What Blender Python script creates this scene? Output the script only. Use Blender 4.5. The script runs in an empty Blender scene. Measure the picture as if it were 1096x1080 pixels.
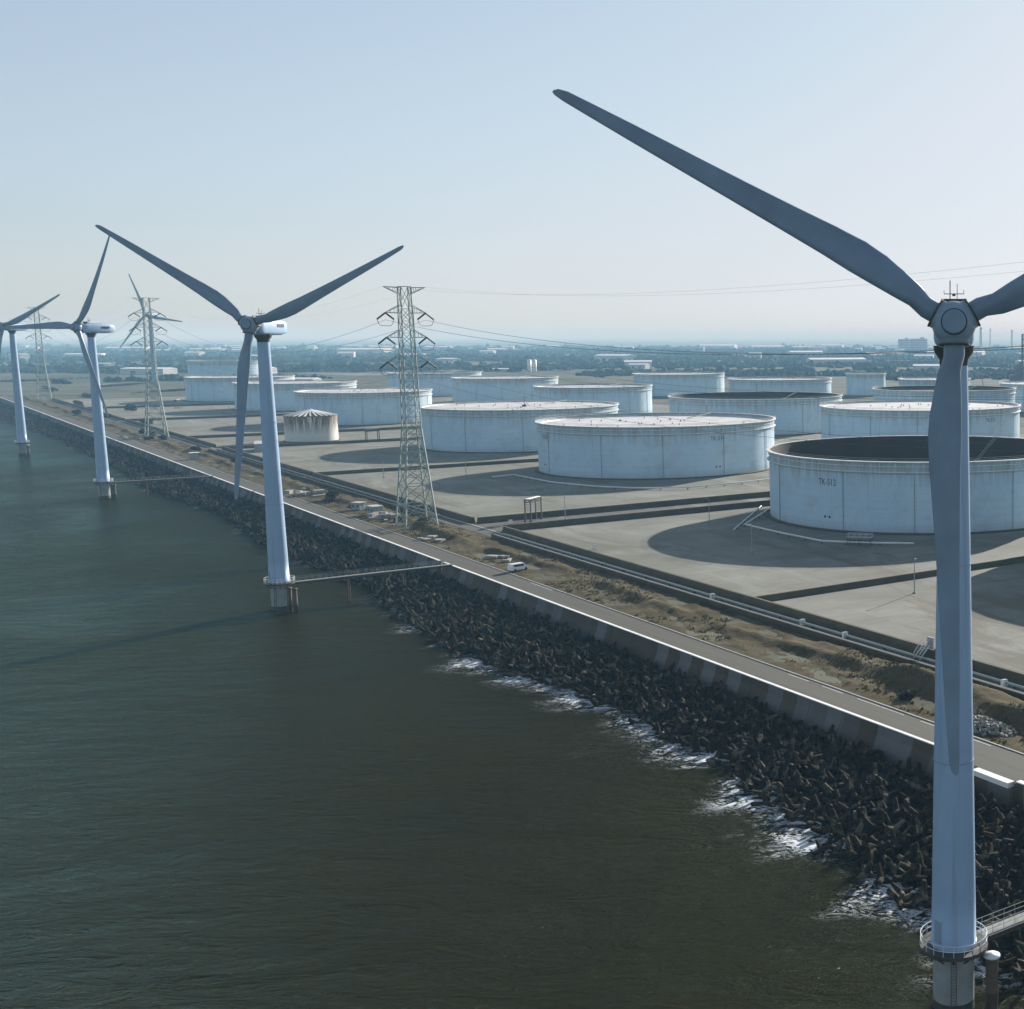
import bpy, bmesh, math, random
import numpy as np
from mathutils import Matrix, Vector, Euler
R_ = math.radians
rnd = random.Random(7)
SC = bpy.context.scene
COL = SC.collection
# ------------------------------------------------------------------ frames
# coast frame: n = metres inland from the seawall, s = metres along the coast
ANG = math.atan2(.64806, .76159)
U = Vector((-.64806, .76159, 0)); N = Vector((.76159, .64806, 0)); W0 = Vector((0, 180.8, 0))
GZ = 5.0
def P(n, s, z=0.0):
    return W0 + N * n + U * s + Vector((0, 0, z))

# ------------------------------------------------------------------ mesh builder
class MB:
    def __init__(self):
        self.v = []; self.f = []; self.smooth = set()
    def add(self, vs, fs, smooth=False):
        o = len(self.v); self.v += [tuple(v) for v in vs]
        for f in fs:
            if smooth: self.smooth.add(len(self.f))
            self.f.append(tuple(o + i for i in f))
        return self
    def box(self, c, d, rz=0.0, taper=1.0, rot=None):
        hx, hy, hz = d[0] / 2, d[1] / 2, d[2] / 2
        vs = []
        for z, t in ((-hz, 1), (hz, taper)):
            for x, y in ((-hx, -hy), (hx, -hy), (hx, hy), (-hx, hy)):
                vs.append(Vector((x * t, y * t, z)))
        m = rot if rot else Matrix.Rotation(rz, 3, 'Z')
        vs = [m @ v + Vector(c) for v in vs]
        return self.add(vs, [(3, 2, 1, 0), (4, 5, 6, 7), (0, 1, 5, 4), (1, 2, 6, 5), (2, 3, 7, 6), (3, 0, 4, 7)])
    def bar(self, a, b, w, h=None):
        a = Vector(a); b = Vector(b); h = h or w
        d = b - a
        if d.length < 1e-6: return self
        q = d.to_track_quat('Z', 'Y').to_matrix()
        vs = []
        for p in (a, b):
            for x, y in ((-w / 2, -h / 2), (w / 2, -h / 2), (w / 2, h / 2), (-w / 2, h / 2)):
                vs.append(p + q @ Vector((x, y, 0)))
        return self.add(vs, [(3, 2, 1, 0), (4, 5, 6, 7), (0, 1, 5, 4), (1, 2, 6, 5), (2, 3, 7, 6), (3, 0, 4, 7)])
    def tube(self, pts, r, seg=8, closed=False, caps=True, radii=None):
        pts = [Vector(p) for p in pts]; n = len(pts); rings = []
        prev = None
        for i, p in enumerate(pts):
            if closed: t = pts[(i + 1) % n] - pts[i - 1]
            else: t = pts[min(i + 1, n - 1)] - pts[max(i - 1, 0)]
            t.normalize()
            up = Vector((0, 0, 1)) if abs(t.z) < .95 else Vector((0, 1, 0))
            x = t.cross(up).normalized(); y = x.cross(t).normalized()
            if prev is not None and x.dot(prev) < 0: pass
            prev = x
            rr = radii[i] if radii else r
            rings.append([p + (x * math.cos(a) + y * math.sin(a)) * rr for a in [2 * math.pi * k / seg for k in range(seg)]])
        vs = [v for rg in rings for v in rg]; fs = []
        m = n if closed else n - 1
        for i in range(m):
            for k in range(seg):
                a = i * seg + k; b = i * seg + (k + 1) % seg
                c = ((i + 1) % n) * seg + (k + 1) % seg; d = ((i + 1) % n) * seg + k
                fs.append((a, d, c, b))
        self.add(vs, fs, True)
        if caps and not closed:
            self.add(rings[0], [tuple(range(seg))]); self.add(rings[-1], [tuple(reversed(range(seg)))])
        return self
    def lathe(self, prof, seg=48, c=(0, 0, 0), smooth=True, a0=0, a1=2 * math.pi):
        full = abs(a1 - a0 - 2 * math.pi) < 1e-6
        k = seg if full else seg + 1
        vs = []; fs = []
        for r, z in prof:
            for i in range(k):
                a = a0 + (a1 - a0) * i / seg
                vs.append((c[0] + r * math.cos(a), c[1] + r * math.sin(a), c[2] + z))
        for j in range(len(prof) - 1):
            for i in range(seg):
                i2 = (i + 1) % k
                fs.append((j * k + i, j * k + i2, (j + 1) * k + i2, (j + 1) * k + i))
        return self.add(vs, fs, smooth)
    def disc(self, r, z, seg=48, c=(0, 0), up=True):
        vs = [(c[0] + r * math.cos(2 * math.pi * i / seg), c[1] + r * math.sin(2 * math.pi * i / seg), z) for i in range(seg)]
        return self.add(vs, [tuple(range(seg)) if up else tuple(reversed(range(seg)))])
    def prism(self, poly, z0, z1):
        n = len(poly)
        vs = [(x, y, z0) for x, y in poly] + [(x, y, z1) for x, y in poly]
        fs = [tuple(reversed(range(n))), tuple(range(n, 2 * n))]
        fs += [(i, (i + 1) % n, n + (i + 1) % n, n + i) for i in range(n)]
        return self.add(vs, fs)
    def build(self, name, mat, parent=None, loc=None, rz=None):
        me = bpy.data.meshes.new(name)
        me.from_pydata(self.v, [], self.f)
        if self.smooth:
            sm = [i in self.smooth for i in range(len(self.f))]
            me.polygons.foreach_set('use_smooth', sm)
        me.materials.append(mat); me.update()
        o = bpy.data.objects.new(name, me); COL.objects.link(o)
        if parent: o.parent = parent
        if loc is not None: o.location = loc
        if rz is not None: o.rotation_euler = (0, 0, rz)
        return o

def np_mesh(name, verts, faces, mat, loc=None, rz=None, smooth=False):
    """verts (n,3) array, faces (m,k) array"""
    me = bpy.data.meshes.new(name)
    verts = np.asarray(verts, dtype=np.float32); faces = np.asarray(faces, dtype=np.int32)
    m, k = faces.shape
    me.vertices.add(len(verts)); me.vertices.foreach_set('co', verts.ravel())
    me.loops.add(m * k); me.loops.foreach_set('vertex_index', faces.ravel())
    me.polygons.add(m); me.polygons.foreach_set('loop_start', np.arange(0, m * k, k, dtype=np.int32))
    me.polygons.foreach_set('loop_total', np.full(m, k, dtype=np.int32))
    me.polygons.foreach_set('use_smooth', np.full(m, smooth))
    me.materials.append(mat); me.update(calc_edges=True)
    o = bpy.data.objects.new(name, me); COL.objects.link(o)
    if loc is not None: o.location = loc
    if rz is not None: o.rotation_euler = (0, 0, rz)
    return o

def tag(o, label=None, cat=None, group=None, kind=None):
    if label: o['label'] = label
    if cat: o['category'] = cat
    if group: o['group'] = group
    if kind: o['kind'] = kind
    return o
def empty(name, label, cat, loc=(0, 0, 0), rz=0.0, group=None):
    o = bpy.data.objects.new(name, None); COL.objects.link(o)
    o.empty_display_size = 0.5
    o.location = loc; o.rotation_euler = (0, 0, rz)
    return tag(o, label, cat, group)
def copy_tree(o, parent=None):
    c = o.copy(); COL.objects.link(c)
    if parent:
        c.parent = parent; c.matrix_parent_inverse = o.matrix_parent_inverse.copy()
    for ch in list(o.children): copy_tree(ch, c)
    return c

# ------------------------------------------------------------------ materials
def lin(c):
    return tuple(c) + (1,)
class NT:
    def __init__(self, name):
        self.m = bpy.data.materials.new(name); self.m.use_nodes = True
        self.nt = self.m.node_tree; self.b = self.nt.nodes['Principled BSDF']
        self.l = self.nt.links.new
    def n(self, t, **kw):
        x = self.nt.nodes.new(t)
        for k, v in kw.items():
            if k in x.inputs.keys() if isinstance(k, str) else False: x.inputs[k].default_value = v
            else: setattr(x, k, v)
        return x
    def pos(self, obj=False):
        if obj: return self.n('ShaderNodeTexCoord').outputs['Object']
        return self.n('ShaderNodeNewGeometry').outputs['Position']
    def mapping(self, vec, scale=(1, 1, 1), rz=0.0):
        mp = self.n('ShaderNodeMapping'); mp.inputs['Scale'].default_value = scale
        mp.inputs['Rotation'].default_value = (0, 0, rz); self.l(vec, mp.inputs['Vector']); return mp.outputs[0]
    def noise(self, vec, scale, detail=4, rough=.55, dist=0):
        x = self.n('ShaderNodeTexNoise'); x.inputs['Scale'].default_value = scale
        x.inputs['Detail'].default_value = detail; x.inputs['Roughness'].default_value = rough
        x.inputs['Distortion'].default_value = dist
        self.l(vec, x.inputs['Vector']); return x.outputs['Fac']
    def ramp(self, fac, stops):
        x = self.n('ShaderNodeValToRGB'); e = x.color_ramp.elements
        while len(e) < len(stops): e.new(.5)
        for i, (p, c) in enumerate(stops):
            e[i].position = p; e[i].color = lin(c) if len(c) == 3 else c
        self.l(fac, x.inputs[0]); return x.outputs[0]
    def mix(self, fac, a, b, mode='MIX'):
        x = self.n('ShaderNodeMix', data_type='RGBA', blend_type=mode)
        for s, v in ((0, fac), (6, a), (7, b)):
            if hasattr(v, 'links') or hasattr(v, 'is_linked'): self.l(v, x.inputs[s])
            else: x.inputs[s].default_value = v if s == 0 else lin(v)
        return x.outputs[2]
    def math(self, op, a, b=None, clamp=False):
        x = self.n('ShaderNodeMath', operation=op, use_clamp=clamp)
        for i, v in ((0, a), (1, b)):
            if v is None: continue
            if hasattr(v, 'is_linked'): self.l(v, x.inputs[i])
            else: x.inputs[i].default_value = v
        return x.outputs[0]
    def bump(self, h, strength=.5, dist=.1, prev=None):
        x = self.n('ShaderNodeBump'); x.inputs['Strength'].default_value = strength
        x.inputs['Distance'].default_value = dist; self.l(h, x.inputs['Height'])
        if prev: self.l(prev, x.inputs['Normal'])
        return x.outputs[0]
    def out(self, color, rough=.7, metal=0, normal=None, spec=.5):
        b = self.b
        if hasattr(color, 'is_linked'): self.l(color, b.inputs['Base Color'])
        else: b.inputs['Base Color'].default_value = lin(color)
        if hasattr(rough, 'is_linked'): self.l(rough, b.inputs['Roughness'])
        else: b.inputs['Roughness'].default_value = rough
        b.inputs['Metallic'].default_value = metal
        b.inputs['Specular IOR Level'].default_value = spec
        if normal: self.l(normal, b.inputs['Normal'])
        return self.m

def simple(name, col, rough=.6, var=.25, scale=1.5, obj=True, metal=0, spec=.4):
    t = NT(name); v = t.pos(obj)
    f = t.noise(v, scale, 5)
    c = t.ramp(f, [(.25, tuple(x * (1 - var) for x in col)), (.75, tuple(min(1, x * (1 + var)) for x in col))])
    return t.out(c, rough, metal, spec=spec)

M = {}
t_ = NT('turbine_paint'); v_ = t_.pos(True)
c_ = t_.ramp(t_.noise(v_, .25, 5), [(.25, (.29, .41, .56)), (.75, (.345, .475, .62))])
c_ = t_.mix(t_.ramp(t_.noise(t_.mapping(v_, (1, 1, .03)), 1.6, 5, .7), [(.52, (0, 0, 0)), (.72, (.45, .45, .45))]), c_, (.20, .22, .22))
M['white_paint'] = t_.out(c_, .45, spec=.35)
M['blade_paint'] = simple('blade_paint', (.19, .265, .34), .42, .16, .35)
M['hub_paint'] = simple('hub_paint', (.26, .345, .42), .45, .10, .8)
M['dark_steel'] = simple('dark_steel', (.055, .048, .035), .6, .3, 2)
M['galv'] = simple('galvanised_steel', (.30, .35, .32), .5, .15, .6)
M['rail'] = simple('rail_paint', (.72, .74, .74), .5, .1, 1)
M['rust'] = simple('rusty_steel', (.10, .065, .035), .75, .4, 1.5)
M['insul'] = simple('insulator_ceramic', (.07, .045, .03), .35, .2, 1)
M['pile_conc'] = simple('pile_concrete', (.33, .34, .33), .75, .25, .5)
M['white'] = simple('white_enamel', (.80, .80, .78), .4, .05, 1)
M['dark'] = simple('dark_void', (.03, .028, .022), .7, .2, 1)
M['deck'] = simple('deck_grating', (.26, .26, .235), .8, .25, .8)
M['glass'] = simple('car_glass', (.02, .025, .03), .08, .1, 1)
M['tyre'] = simple('tyre_rubber', (.02, .02, .02), .8, .2, 2)
M['letter'] = simple('letter_paint', (.03, .035, .05), .6, .1, 1)
M['pipe_white'] = simple('pipe_paint', (.78, .77, .73), .5, .1, .3)
M['wire'] = simple('wire_metal', (.10, .11, .12), .5, .1, 1)
M['conc_block'] = simple('block_concrete', (.30, .29, .26), .85, .25, .8)
M['shed_wall'] = simple('shed_wall', (.30, .32, .32), .7, .15, .6)
M['shed_roof'] = simple('shed_roof', (.46, .47, .46), .6, .15, .6)
M['glazing'] = simple('window_dark', (.05, .06, .075), .15, .2, 1)
M['far_wall'] = simple('far_building_wall', (.48, .50, .52), .8, .15, .02)
M['far_roof'] = simple('far_building_roof', (.80, .80, .78), .6, .1, .02)

def shell_mat():
    t = NT('tank_shell_paint'); v = t.pos(True)
    sep = t.n('ShaderNodeSeparateXYZ'); t.l(v, sep.inputs[0]); z = sep.outputs[2]
    base = t.ramp(t.noise(v, .06, 4), [(.3, (.45, .63, .755)), (.7, (.56, .72, .82))])
    # plate courses
    br = t.math('FRACT', t.math('DIVIDE', z, 2.5)); line = t.math('LESS_THAN', br, .035)
    base = t.mix(t.math('MULTIPLY', line, .35), base, (.22, .25, .27))
    # run-off streaks below the wind girder, a stain of its own
    st = t.noise(t.mapping(v, (1, 1, .05)), .75, 5, .7)
    top = t.n('ShaderNodeMapRange'); t.l(z, top.inputs[0])
    top.inputs[1].default_value = 13; top.inputs[2].default_value = 20.5; top.inputs[3].default_value = 0; top.inputs[4].default_value = 1
    f = t.math('MULTIPLY', t.ramp(st, [(.42, (0, 0, 0)), (.66, (1, 1, 1))]), top.outputs[0])
    base = t.mix(t.math('MULTIPLY', f, .75), base, (.20, .18, .13))
    sc = t.noise(v, .11, 7, .72, .6); base = t.mix(t.ramp(sc, [(.50, (0, 0, 0)), (.70, (.55, .55, .55))]), base, (.40, .44, .44))
    rs = t.noise(t.mapping(v, (1, 1, .035)), .34, 5, .75); base = t.mix(t.ramp(rs, [(.60, (0, 0, 0)), (.72, (.6, .6, .6))]), base, (.27, .235, .18))
    band = t.math('GREATER_THAN', z, 18.2)
    base = t.mix(t.math('MULTIPLY', band, t.math('ADD', t.math('MULTIPLY', st, .7), .05)), base, (.24, .25, .21))
    low = t.n('ShaderNodeMapRange'); t.l(z, low.inputs[0])
    low.inputs[1].default_value = 3.5; low.inputs[2].default_value = .0; low.inputs[3].default_value = 0; low.inputs[4].default_value = .6
    base = t.mix(t.math('MULTIPLY', low.outputs[0], st), base, (.25, .21, .15))
    return t.out(base, .5, spec=.35)
M['shell'] = shell_mat()
def roof_mat():
    t = NT('tank_roof_paint'); v = t.pos(True)
    c = t.ramp(t.noise(v, .12, 6, .65), [(.3, (.36, .35, .33)), (.5, (.56, .55, .53)), (.7, (.66, .66, .64))])
    d = t.noise(v, .9, 5, .7)
    c = t.mix(t.ramp(d, [(.62, (0, 0, 0)), (.72, (.5, .5, .5))]), c, (.2, .16, .12))
    return t.out(c, .7)
M['roof'] = roof_mat()
M['rust_shade'] = simple('sunken_roof', (.045, .025, .006), .8, .35, .08)  # dark rust brown with the shade inside open tanks put into the colour
def girder_mat():
    t = NT('wind_girder_paint'); v = t.pos(True)
    c = t.ramp(t.noise(v, .5, 5, .7), [(.30, (.40, .40, .36)), (.45, (.74, .74, .72)), (.8, (.82, .82, .80))])
    return t.out(c, .6)
M['girder'] = girder_mat()
def rust_tank_mat():
    t = NT('rust_streaked_paint'); v = t.pos(True)
    sep = t.n('ShaderNodeSeparateXYZ'); t.l(v, sep.inputs[0]); z = sep.outputs[2]
    st = t.noise(t.mapping(v, (1, 1, .06)), 1.1, 4, .7)
    r = t.n('ShaderNodeMapRange'); t.l(z, r.inputs[0]); r.inputs[1].default_value = 4; r.inputs[2].default_value = 14.5
    f = t.math('MULTIPLY', t.ramp(st, [(.40, (0, 0, 0)), (.52, (1, 1, 1))]), t.math('MULTIPLY', r.outputs[0], 1.5), True)
    c = t.mix(f, (.66, .67, .61), (.15, .085, .028))
    return t.out(c, .6)
M['rust_tank'] = rust_tank_mat()

def coast_tc(t):   # coast-frame coordinates: x = inland, y = along the coast (objects are built in that frame)
    return t.pos(True)
def ground_mat():
    t = NT('ground_soil'); v = t.pos(True)
    n1 = t.noise(v, .0016, 6, .6, .4); n2 = t.noise(v, .013, 6, .65, .5); n3 = t.noise(v, .16, 5, .7)
    c = t.ramp(n2, [(.30, (.035, .032, .012)), (.44, (.085, .085, .05)), (.56, (.155, .165, .115)), (.70, (.10, .09, .045))])
    c2 = t.ramp(n1, [(.34, (.022, .034, .02)), (.46, (.05, .06, .03)), (.54, (.24, .24, .18)), (.60, (.07, .075, .04)), (.72, (.028, .04, .022))])
    # far plain: small fields
    br = t.n('ShaderNodeTexVoronoi'); br.inputs['Scale'].default_value = .0045; t.l(t.mapping(v, (1, .45, 1), .3), br.inputs['Vector'])
    sepc = t.n('ShaderNodeSeparateColor'); t.l(br.outputs['Color'], sepc.inputs[0])
    fc = t.ramp(sepc.outputs[0], [(.0, (.025, .035, .02)), (.35, (.055, .065, .03)), (.6, (.13, .125, .08)), (.82, (.05, .055, .03)), (.93, (.34, .34, .30))])
    far = t.n('ShaderNodeMapRange'); ln = t.n('ShaderNodeVectorMath', operation='LENGTH'); t.l(v, ln.inputs[0]); t.l(ln.outputs['Value'], far.inputs[0])
    far.inputs[1].default_value = 1500; far.inputs[2].default_value = 2300
    c3 = t.mix(.6, c2, fc)
    c = t.mix(far.outputs[0], c, c3)
    c = t.mix(t.math('MULTIPLY', n3, .35), c, (.05, .04, .02))
    return t.out(c, .95, normal=t.bump(n3, .6, .5), spec=.1)
M['ground'] = ground_mat()
def pad_mat(name, a, b, k):
    t = NT(name); v = t.pos(True)
    n1 = t.noise(v, .035, 6, .65, .6); n2 = t.noise(v, .4, 5, .7); n3 = t.noise(t.mapping(v, (.25, 1, 1)), .09, 5, .7)
    c = t.ramp(n1, [(.3, a), (.7, b)])
    c = t.mix(t.ramp(n3, [(.48, (0, 0, 0)), (.72, (.75, .75, .75))]), c, (.12, .105, .065))
    c = t.mix(t.math('MULTIPLY', n2, .35), c, (.14, .13, .10))
    n4 = t.noise(t.mapping(v, (1, .2, 1), .5), .05, 6, .7, .7); c = t.mix(t.ramp(n4, [(.55, (0, 0, 0)), (.68, (.6, .6, .6))]), c, (0.3060, 0.3145, 0.2805))
    n5 = t.noise(t.mapping(v, (.5, .14, 1), -.2), .07, 7, .72, 1.2); c = t.mix(t.ramp(n5, [(.54, (0, 0, 0)), (.60, (.7, .7, .7))]), c, (.13, .115, .075))
    n6 = t.noise(v, .22, 6, .75, .8); c = t.mix(t.ramp(n6, [(.60, (0, 0, 0)), (.70, (.6, .6, .6))]), c, (.11, .10, .07))
    # casting joints
    sep = t.n('ShaderNodeSeparateXYZ'); t.l(v, sep.inputs[0])
    jx = t.math('LESS_THAN', t.math('FRACT', t.math('DIVIDE', sep.outputs[0], 12.0)), .02)
    jy = t.math('LESS_THAN', t.math('FRACT', t.math('DIVIDE', sep.outputs[1], 12.0)), .02)
    c = t.mix(t.math('MULTIPLY', t.math('MAXIMUM', jx, jy), k), c, (.08, .075, .055))
    return t.out(c, .9, normal=t.bump(n2, .25, .1), spec=.2)
M['pad'] = pad_mat('tank_yard_concrete', (0.1480, 0.1504, 0.1160), (0.2760, 0.2784, 0.2320), .35)
M['cross_road'] = pad_mat('lane_asphalt', (0.0800, 0.0800, 0.0720), (0.1320, 0.1320, 0.1200), .0)
def road_mat():
    t = NT('coast_road_asphalt'); v = t.pos(True)
    n1 = t.noise(t.mapping(v, (1, .03, 1)), .9, 5, .6); n2 = t.noise(v, .08, 5, .6); n3 = t.noise(v, 1.3, 4, .6)
    c = t.ramp(n1, [(.3, (0.0600, 0.0584, 0.0432)), (.7, (0.1000, 0.0960, 0.0720))])
    c = t.mix(t.math('MULTIPLY', n2, .45), c, (.12, .11, .08))
    c = t.mix(t.math('MULTIPLY', n3, .25), c, (.07, .07, .06))
    return t.out(c, .85, normal=t.bump(n3, .2, .05), spec=.25)
M['road'] = road_mat()
def verge_mat():
    t = NT('verge_dry_grass'); v = t.pos(True)
    n1 = t.noise(v, .07, 6, .7, .8); n2 = t.noise(v, .55, 6, .75); n3 = t.noise(v, 2.6, 4, .7)
    c = t.ramp(n1, [(.28, (0.0272, 0.0200, 0.0056)), (.45, (0.0680, 0.0496, 0.0160)), (.56, (0.1120, 0.0960, 0.0520)), (.68, (0.0480, 0.0384, 0.0120)), (.8, (0.0960, 0.0800, 0.0440))])
    c = t.mix(t.ramp(n2, [(.46, (0, 0, 0)), (.62, (.8, .8, .8))]), c, (.06, .047, .018))
    c = t.mix(t.math('MULTIPLY', n3, .3), c, (.16, .12, .06))
    h = t.math('ADD', n2, t.math('MULTIPLY', n3, .35))
    return t.out(c, .95, normal=t.bump(h, 1.0, .5), spec=.1)
M['verge'] = verge_mat()
def wall_mat():
    t = NT('seawall_concrete'); v = t.pos(True)
    sep = t.n('ShaderNodeSeparateXYZ'); t.l(v, sep.inputs[0])
    # each cast panel has its own tone
    fl = t.math('FLOOR', t.math('DIVIDE', sep.outputs[1], 4.4))
    wn = t.n('ShaderNodeTexWhiteNoise', noise_dimensions='1D'); t.l(fl, wn.inputs['W'])
    st = t.noise(t.mapping(v, (1, 1, .12)), .6, 6, .7); sg = t.noise(v, .3, 5, .6)
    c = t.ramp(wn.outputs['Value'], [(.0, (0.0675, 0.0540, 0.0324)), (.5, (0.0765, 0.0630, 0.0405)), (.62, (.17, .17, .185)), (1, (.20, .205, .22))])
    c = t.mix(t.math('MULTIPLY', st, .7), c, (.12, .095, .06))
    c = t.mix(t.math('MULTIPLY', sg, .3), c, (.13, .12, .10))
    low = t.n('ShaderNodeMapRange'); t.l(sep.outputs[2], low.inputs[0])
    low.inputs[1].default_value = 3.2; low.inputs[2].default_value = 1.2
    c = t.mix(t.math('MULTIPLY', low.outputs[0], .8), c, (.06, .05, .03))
    return t.out(c, .9, normal=t.bump(st, .3, .1), spec=.2)
M['seawall'] = wall_mat()
M['coping'] = simple('coping_concrete', (.86, .84, .79), .8, .12, .4)
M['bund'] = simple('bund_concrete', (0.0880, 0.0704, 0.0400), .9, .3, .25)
M['kerb'] = simple('kerb_concrete', (.58, .57, .53), .85, .15, .4)
M['paint_line'] = simple('road_paint', (.36, .355, .33), .8, .25, .7)
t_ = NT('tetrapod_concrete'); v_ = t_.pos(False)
c_ = t_.ramp(t_.noise(v_, .34, 5, .7), [(.40, (0.0160, 0.0116, 0.0040)), (.54, (0.0288, 0.0216, 0.0088)), (.62, (.13, .11, .075)), (.75, (.19, .17, .13))])  # pale noise patches paint in sunlit highlights on the dark concrete
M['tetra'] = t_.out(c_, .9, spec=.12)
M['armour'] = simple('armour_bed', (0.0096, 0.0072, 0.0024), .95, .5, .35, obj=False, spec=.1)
M['stone'] = simple('rubble_stone', (.25, .235, .20), .9, .5, .6, obj=False)
M['leaf_dark'] = simple('leaf_dark', (.055, .048, .02), .9, .5, .5, obj=False, spec=.1)
M['leaf_dry'] = simple('leaf_dry', (.19, .15, .07), .9, .4, .5, obj=False, spec=.1)
M['bark'] = simple('bark', (.08, .06, .04), .9, .3, 2)
M['wood_far'] = simple('far_wood_leaf', (.028, .042, .026), .95, .45, .02, obj=False, spec=.05)
M['plant_steel'] = simple('plant_steel', (.14, .17, .19), .6, .2, .1)

def water_mat():
    t = NT('sea_water'); v = t.pos(False)
    vr = t.mapping(v, (.40, 1, 1), -ANG + R_(6))     # long crests lie along the inland direction
    def crest(x): return t.math('SUBTRACT', 1.0, t.math('ABSOLUTE', t.math('MULTIPLY', t.math('SUBTRACT', x, .5), 2.2)))
    w1 = t.noise(vr, .13, 3, .5, .5); w2 = crest(t.noise(vr, .34, 5, .62, .8)); w3 = crest(t.noise(t.mapping(v, (.5, 1, 1), -ANG + R_(-12)), 1.05, 5, .65, .6))
    gust = t.ramp(t.noise(v, .018, 4, .6, .6), [(.35, (.35, .35, .35)), (.65, (1, 1, 1))])
    h = t.math('ADD', t.math('MULTIPLY', w1, 1.2), t.math('MULTIPLY', gust, t.math('ADD', t.math('MULTIPLY', w2, .95), t.math('ADD', t.math('MULTIPLY', w3, .46), t.math('MULTIPLY', t.noise(v, 3.2, 3, .6), .10)))))
    nrm = t.bump(h, 1.0, 1.0)
    tint = t.ramp(t.noise(v, .012, 4, .6, .5), [(.3, (0.0207, 0.0152, 0.0003)), (.7, (0.0281, 0.0222, 0.0009))])
    at = t.n('ShaderNodeAttribute', attribute_name='foam')
    big = t.noise(t.mapping(v, (.7, 1.1, 1), -ANG + .3), .22, 5, .7, .8)
    fil = crest(t.noise(t.mapping(v, (.6, 1.0, 1), -ANG + .5), .55, 8, .72, 1.6))       # lacy filaments
    a2 = t.math('MULTIPLY', at.outputs['Fac'], t.ramp(big, [(.37, (.22, .22, .22)), (.58, (1, 1, 1))]))
    thr = t.math('SUBTRACT', 1.02, t.math('MULTIPLY', a2, .37))
    f = t.math('MULTIPLY', t.math('SUBTRACT', fil, thr), 7, True)
    f = t.math('MULTIPLY', f, t.math('GREATER_THAN', at.outputs['Fac'], .02))
    cap = t.noise(t.mapping(v, (.5, 1.3, 1), -ANG), .9, 6, .7, .4)  # pale flecks paint in sun glints along with small whitecaps
    f2 = t.math('MULTIPLY', t.math('SUBTRACT', cap, .745), 9, True)
    fo = t.math('MAXIMUM', f, t.math('MULTIPLY', f2, .3))
    c = t.mix(fo, tint, (.68, .72, .74))
    df = t.n('ShaderNodeBsdfDiffuse'); t.l(c, df.inputs['Color']); t.l(nrm, df.inputs['Normal'])
    gl = t.n('ShaderNodeBsdfGlossy'); gl.inputs['Color'].default_value = (.25, .40, .39, 1); gl.inputs['Roughness'].default_value = .10; t.l(nrm, gl.inputs['Normal'])
    fr = t.n('ShaderNodeFresnel'); fr.inputs['IOR'].default_value = 1.33; t.l(nrm, fr.inputs['Normal'])
    fac = t.math('MULTIPLY', t.math('MULTIPLY', t.math('POWER', fr.outputs[0], 1.6), 2.1, True), t.math('SUBTRACT', 1.0, fo))
    mx = t.n('ShaderNodeMixShader'); t.l(fac, mx.inputs[0]); t.l(df.outputs[0], mx.inputs[1]); t.l(gl.outputs[0], mx.inputs[2])
    t.l(mx.outputs[0], t.nt.nodes['Material Output'].inputs['Surface'])
    return t.m
M['water'] = water_mat()

# ------------------------------------------------------------------ shore outline
SHORE = [(-200, -34), (-60, -32), (-30, -29), (-19, -26.5), (-8.9, -25.5), (4, -23.8), (19, -21.5), (32, -18.5), (45, -18), (62, -18), (75, -17.8), (90, -20),
         (122, -24), (145, -23.5), (166, -21.5), (200, -18), (220, -16.5), (270, -19), (316, -19.5), (360, -15), (398, -14), (470, -19), (524, -20),
         (600, -16), (700, -15), (858, -14), (1003, -20), (1090, -24), (1300, -22), (3500, -22)]
SX = np.array([a for a, b in SHORE]); SY = np.array([b for a, b in SHORE])
def vnoise(x, f, ph):
    return np.sin(x * f + ph) + .6 * np.sin(x * f * 2.17 + ph * 1.7) + .4 * np.sin(x * f * 4.3 + ph * 2.9)
def shore_n(s):
    s = np.asarray(s, dtype=float)
    return np.interp(s, SX, SY) + .55 * vnoise(s, .21, 1.3) + .5 * vnoise(s, .9, .2)

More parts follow.
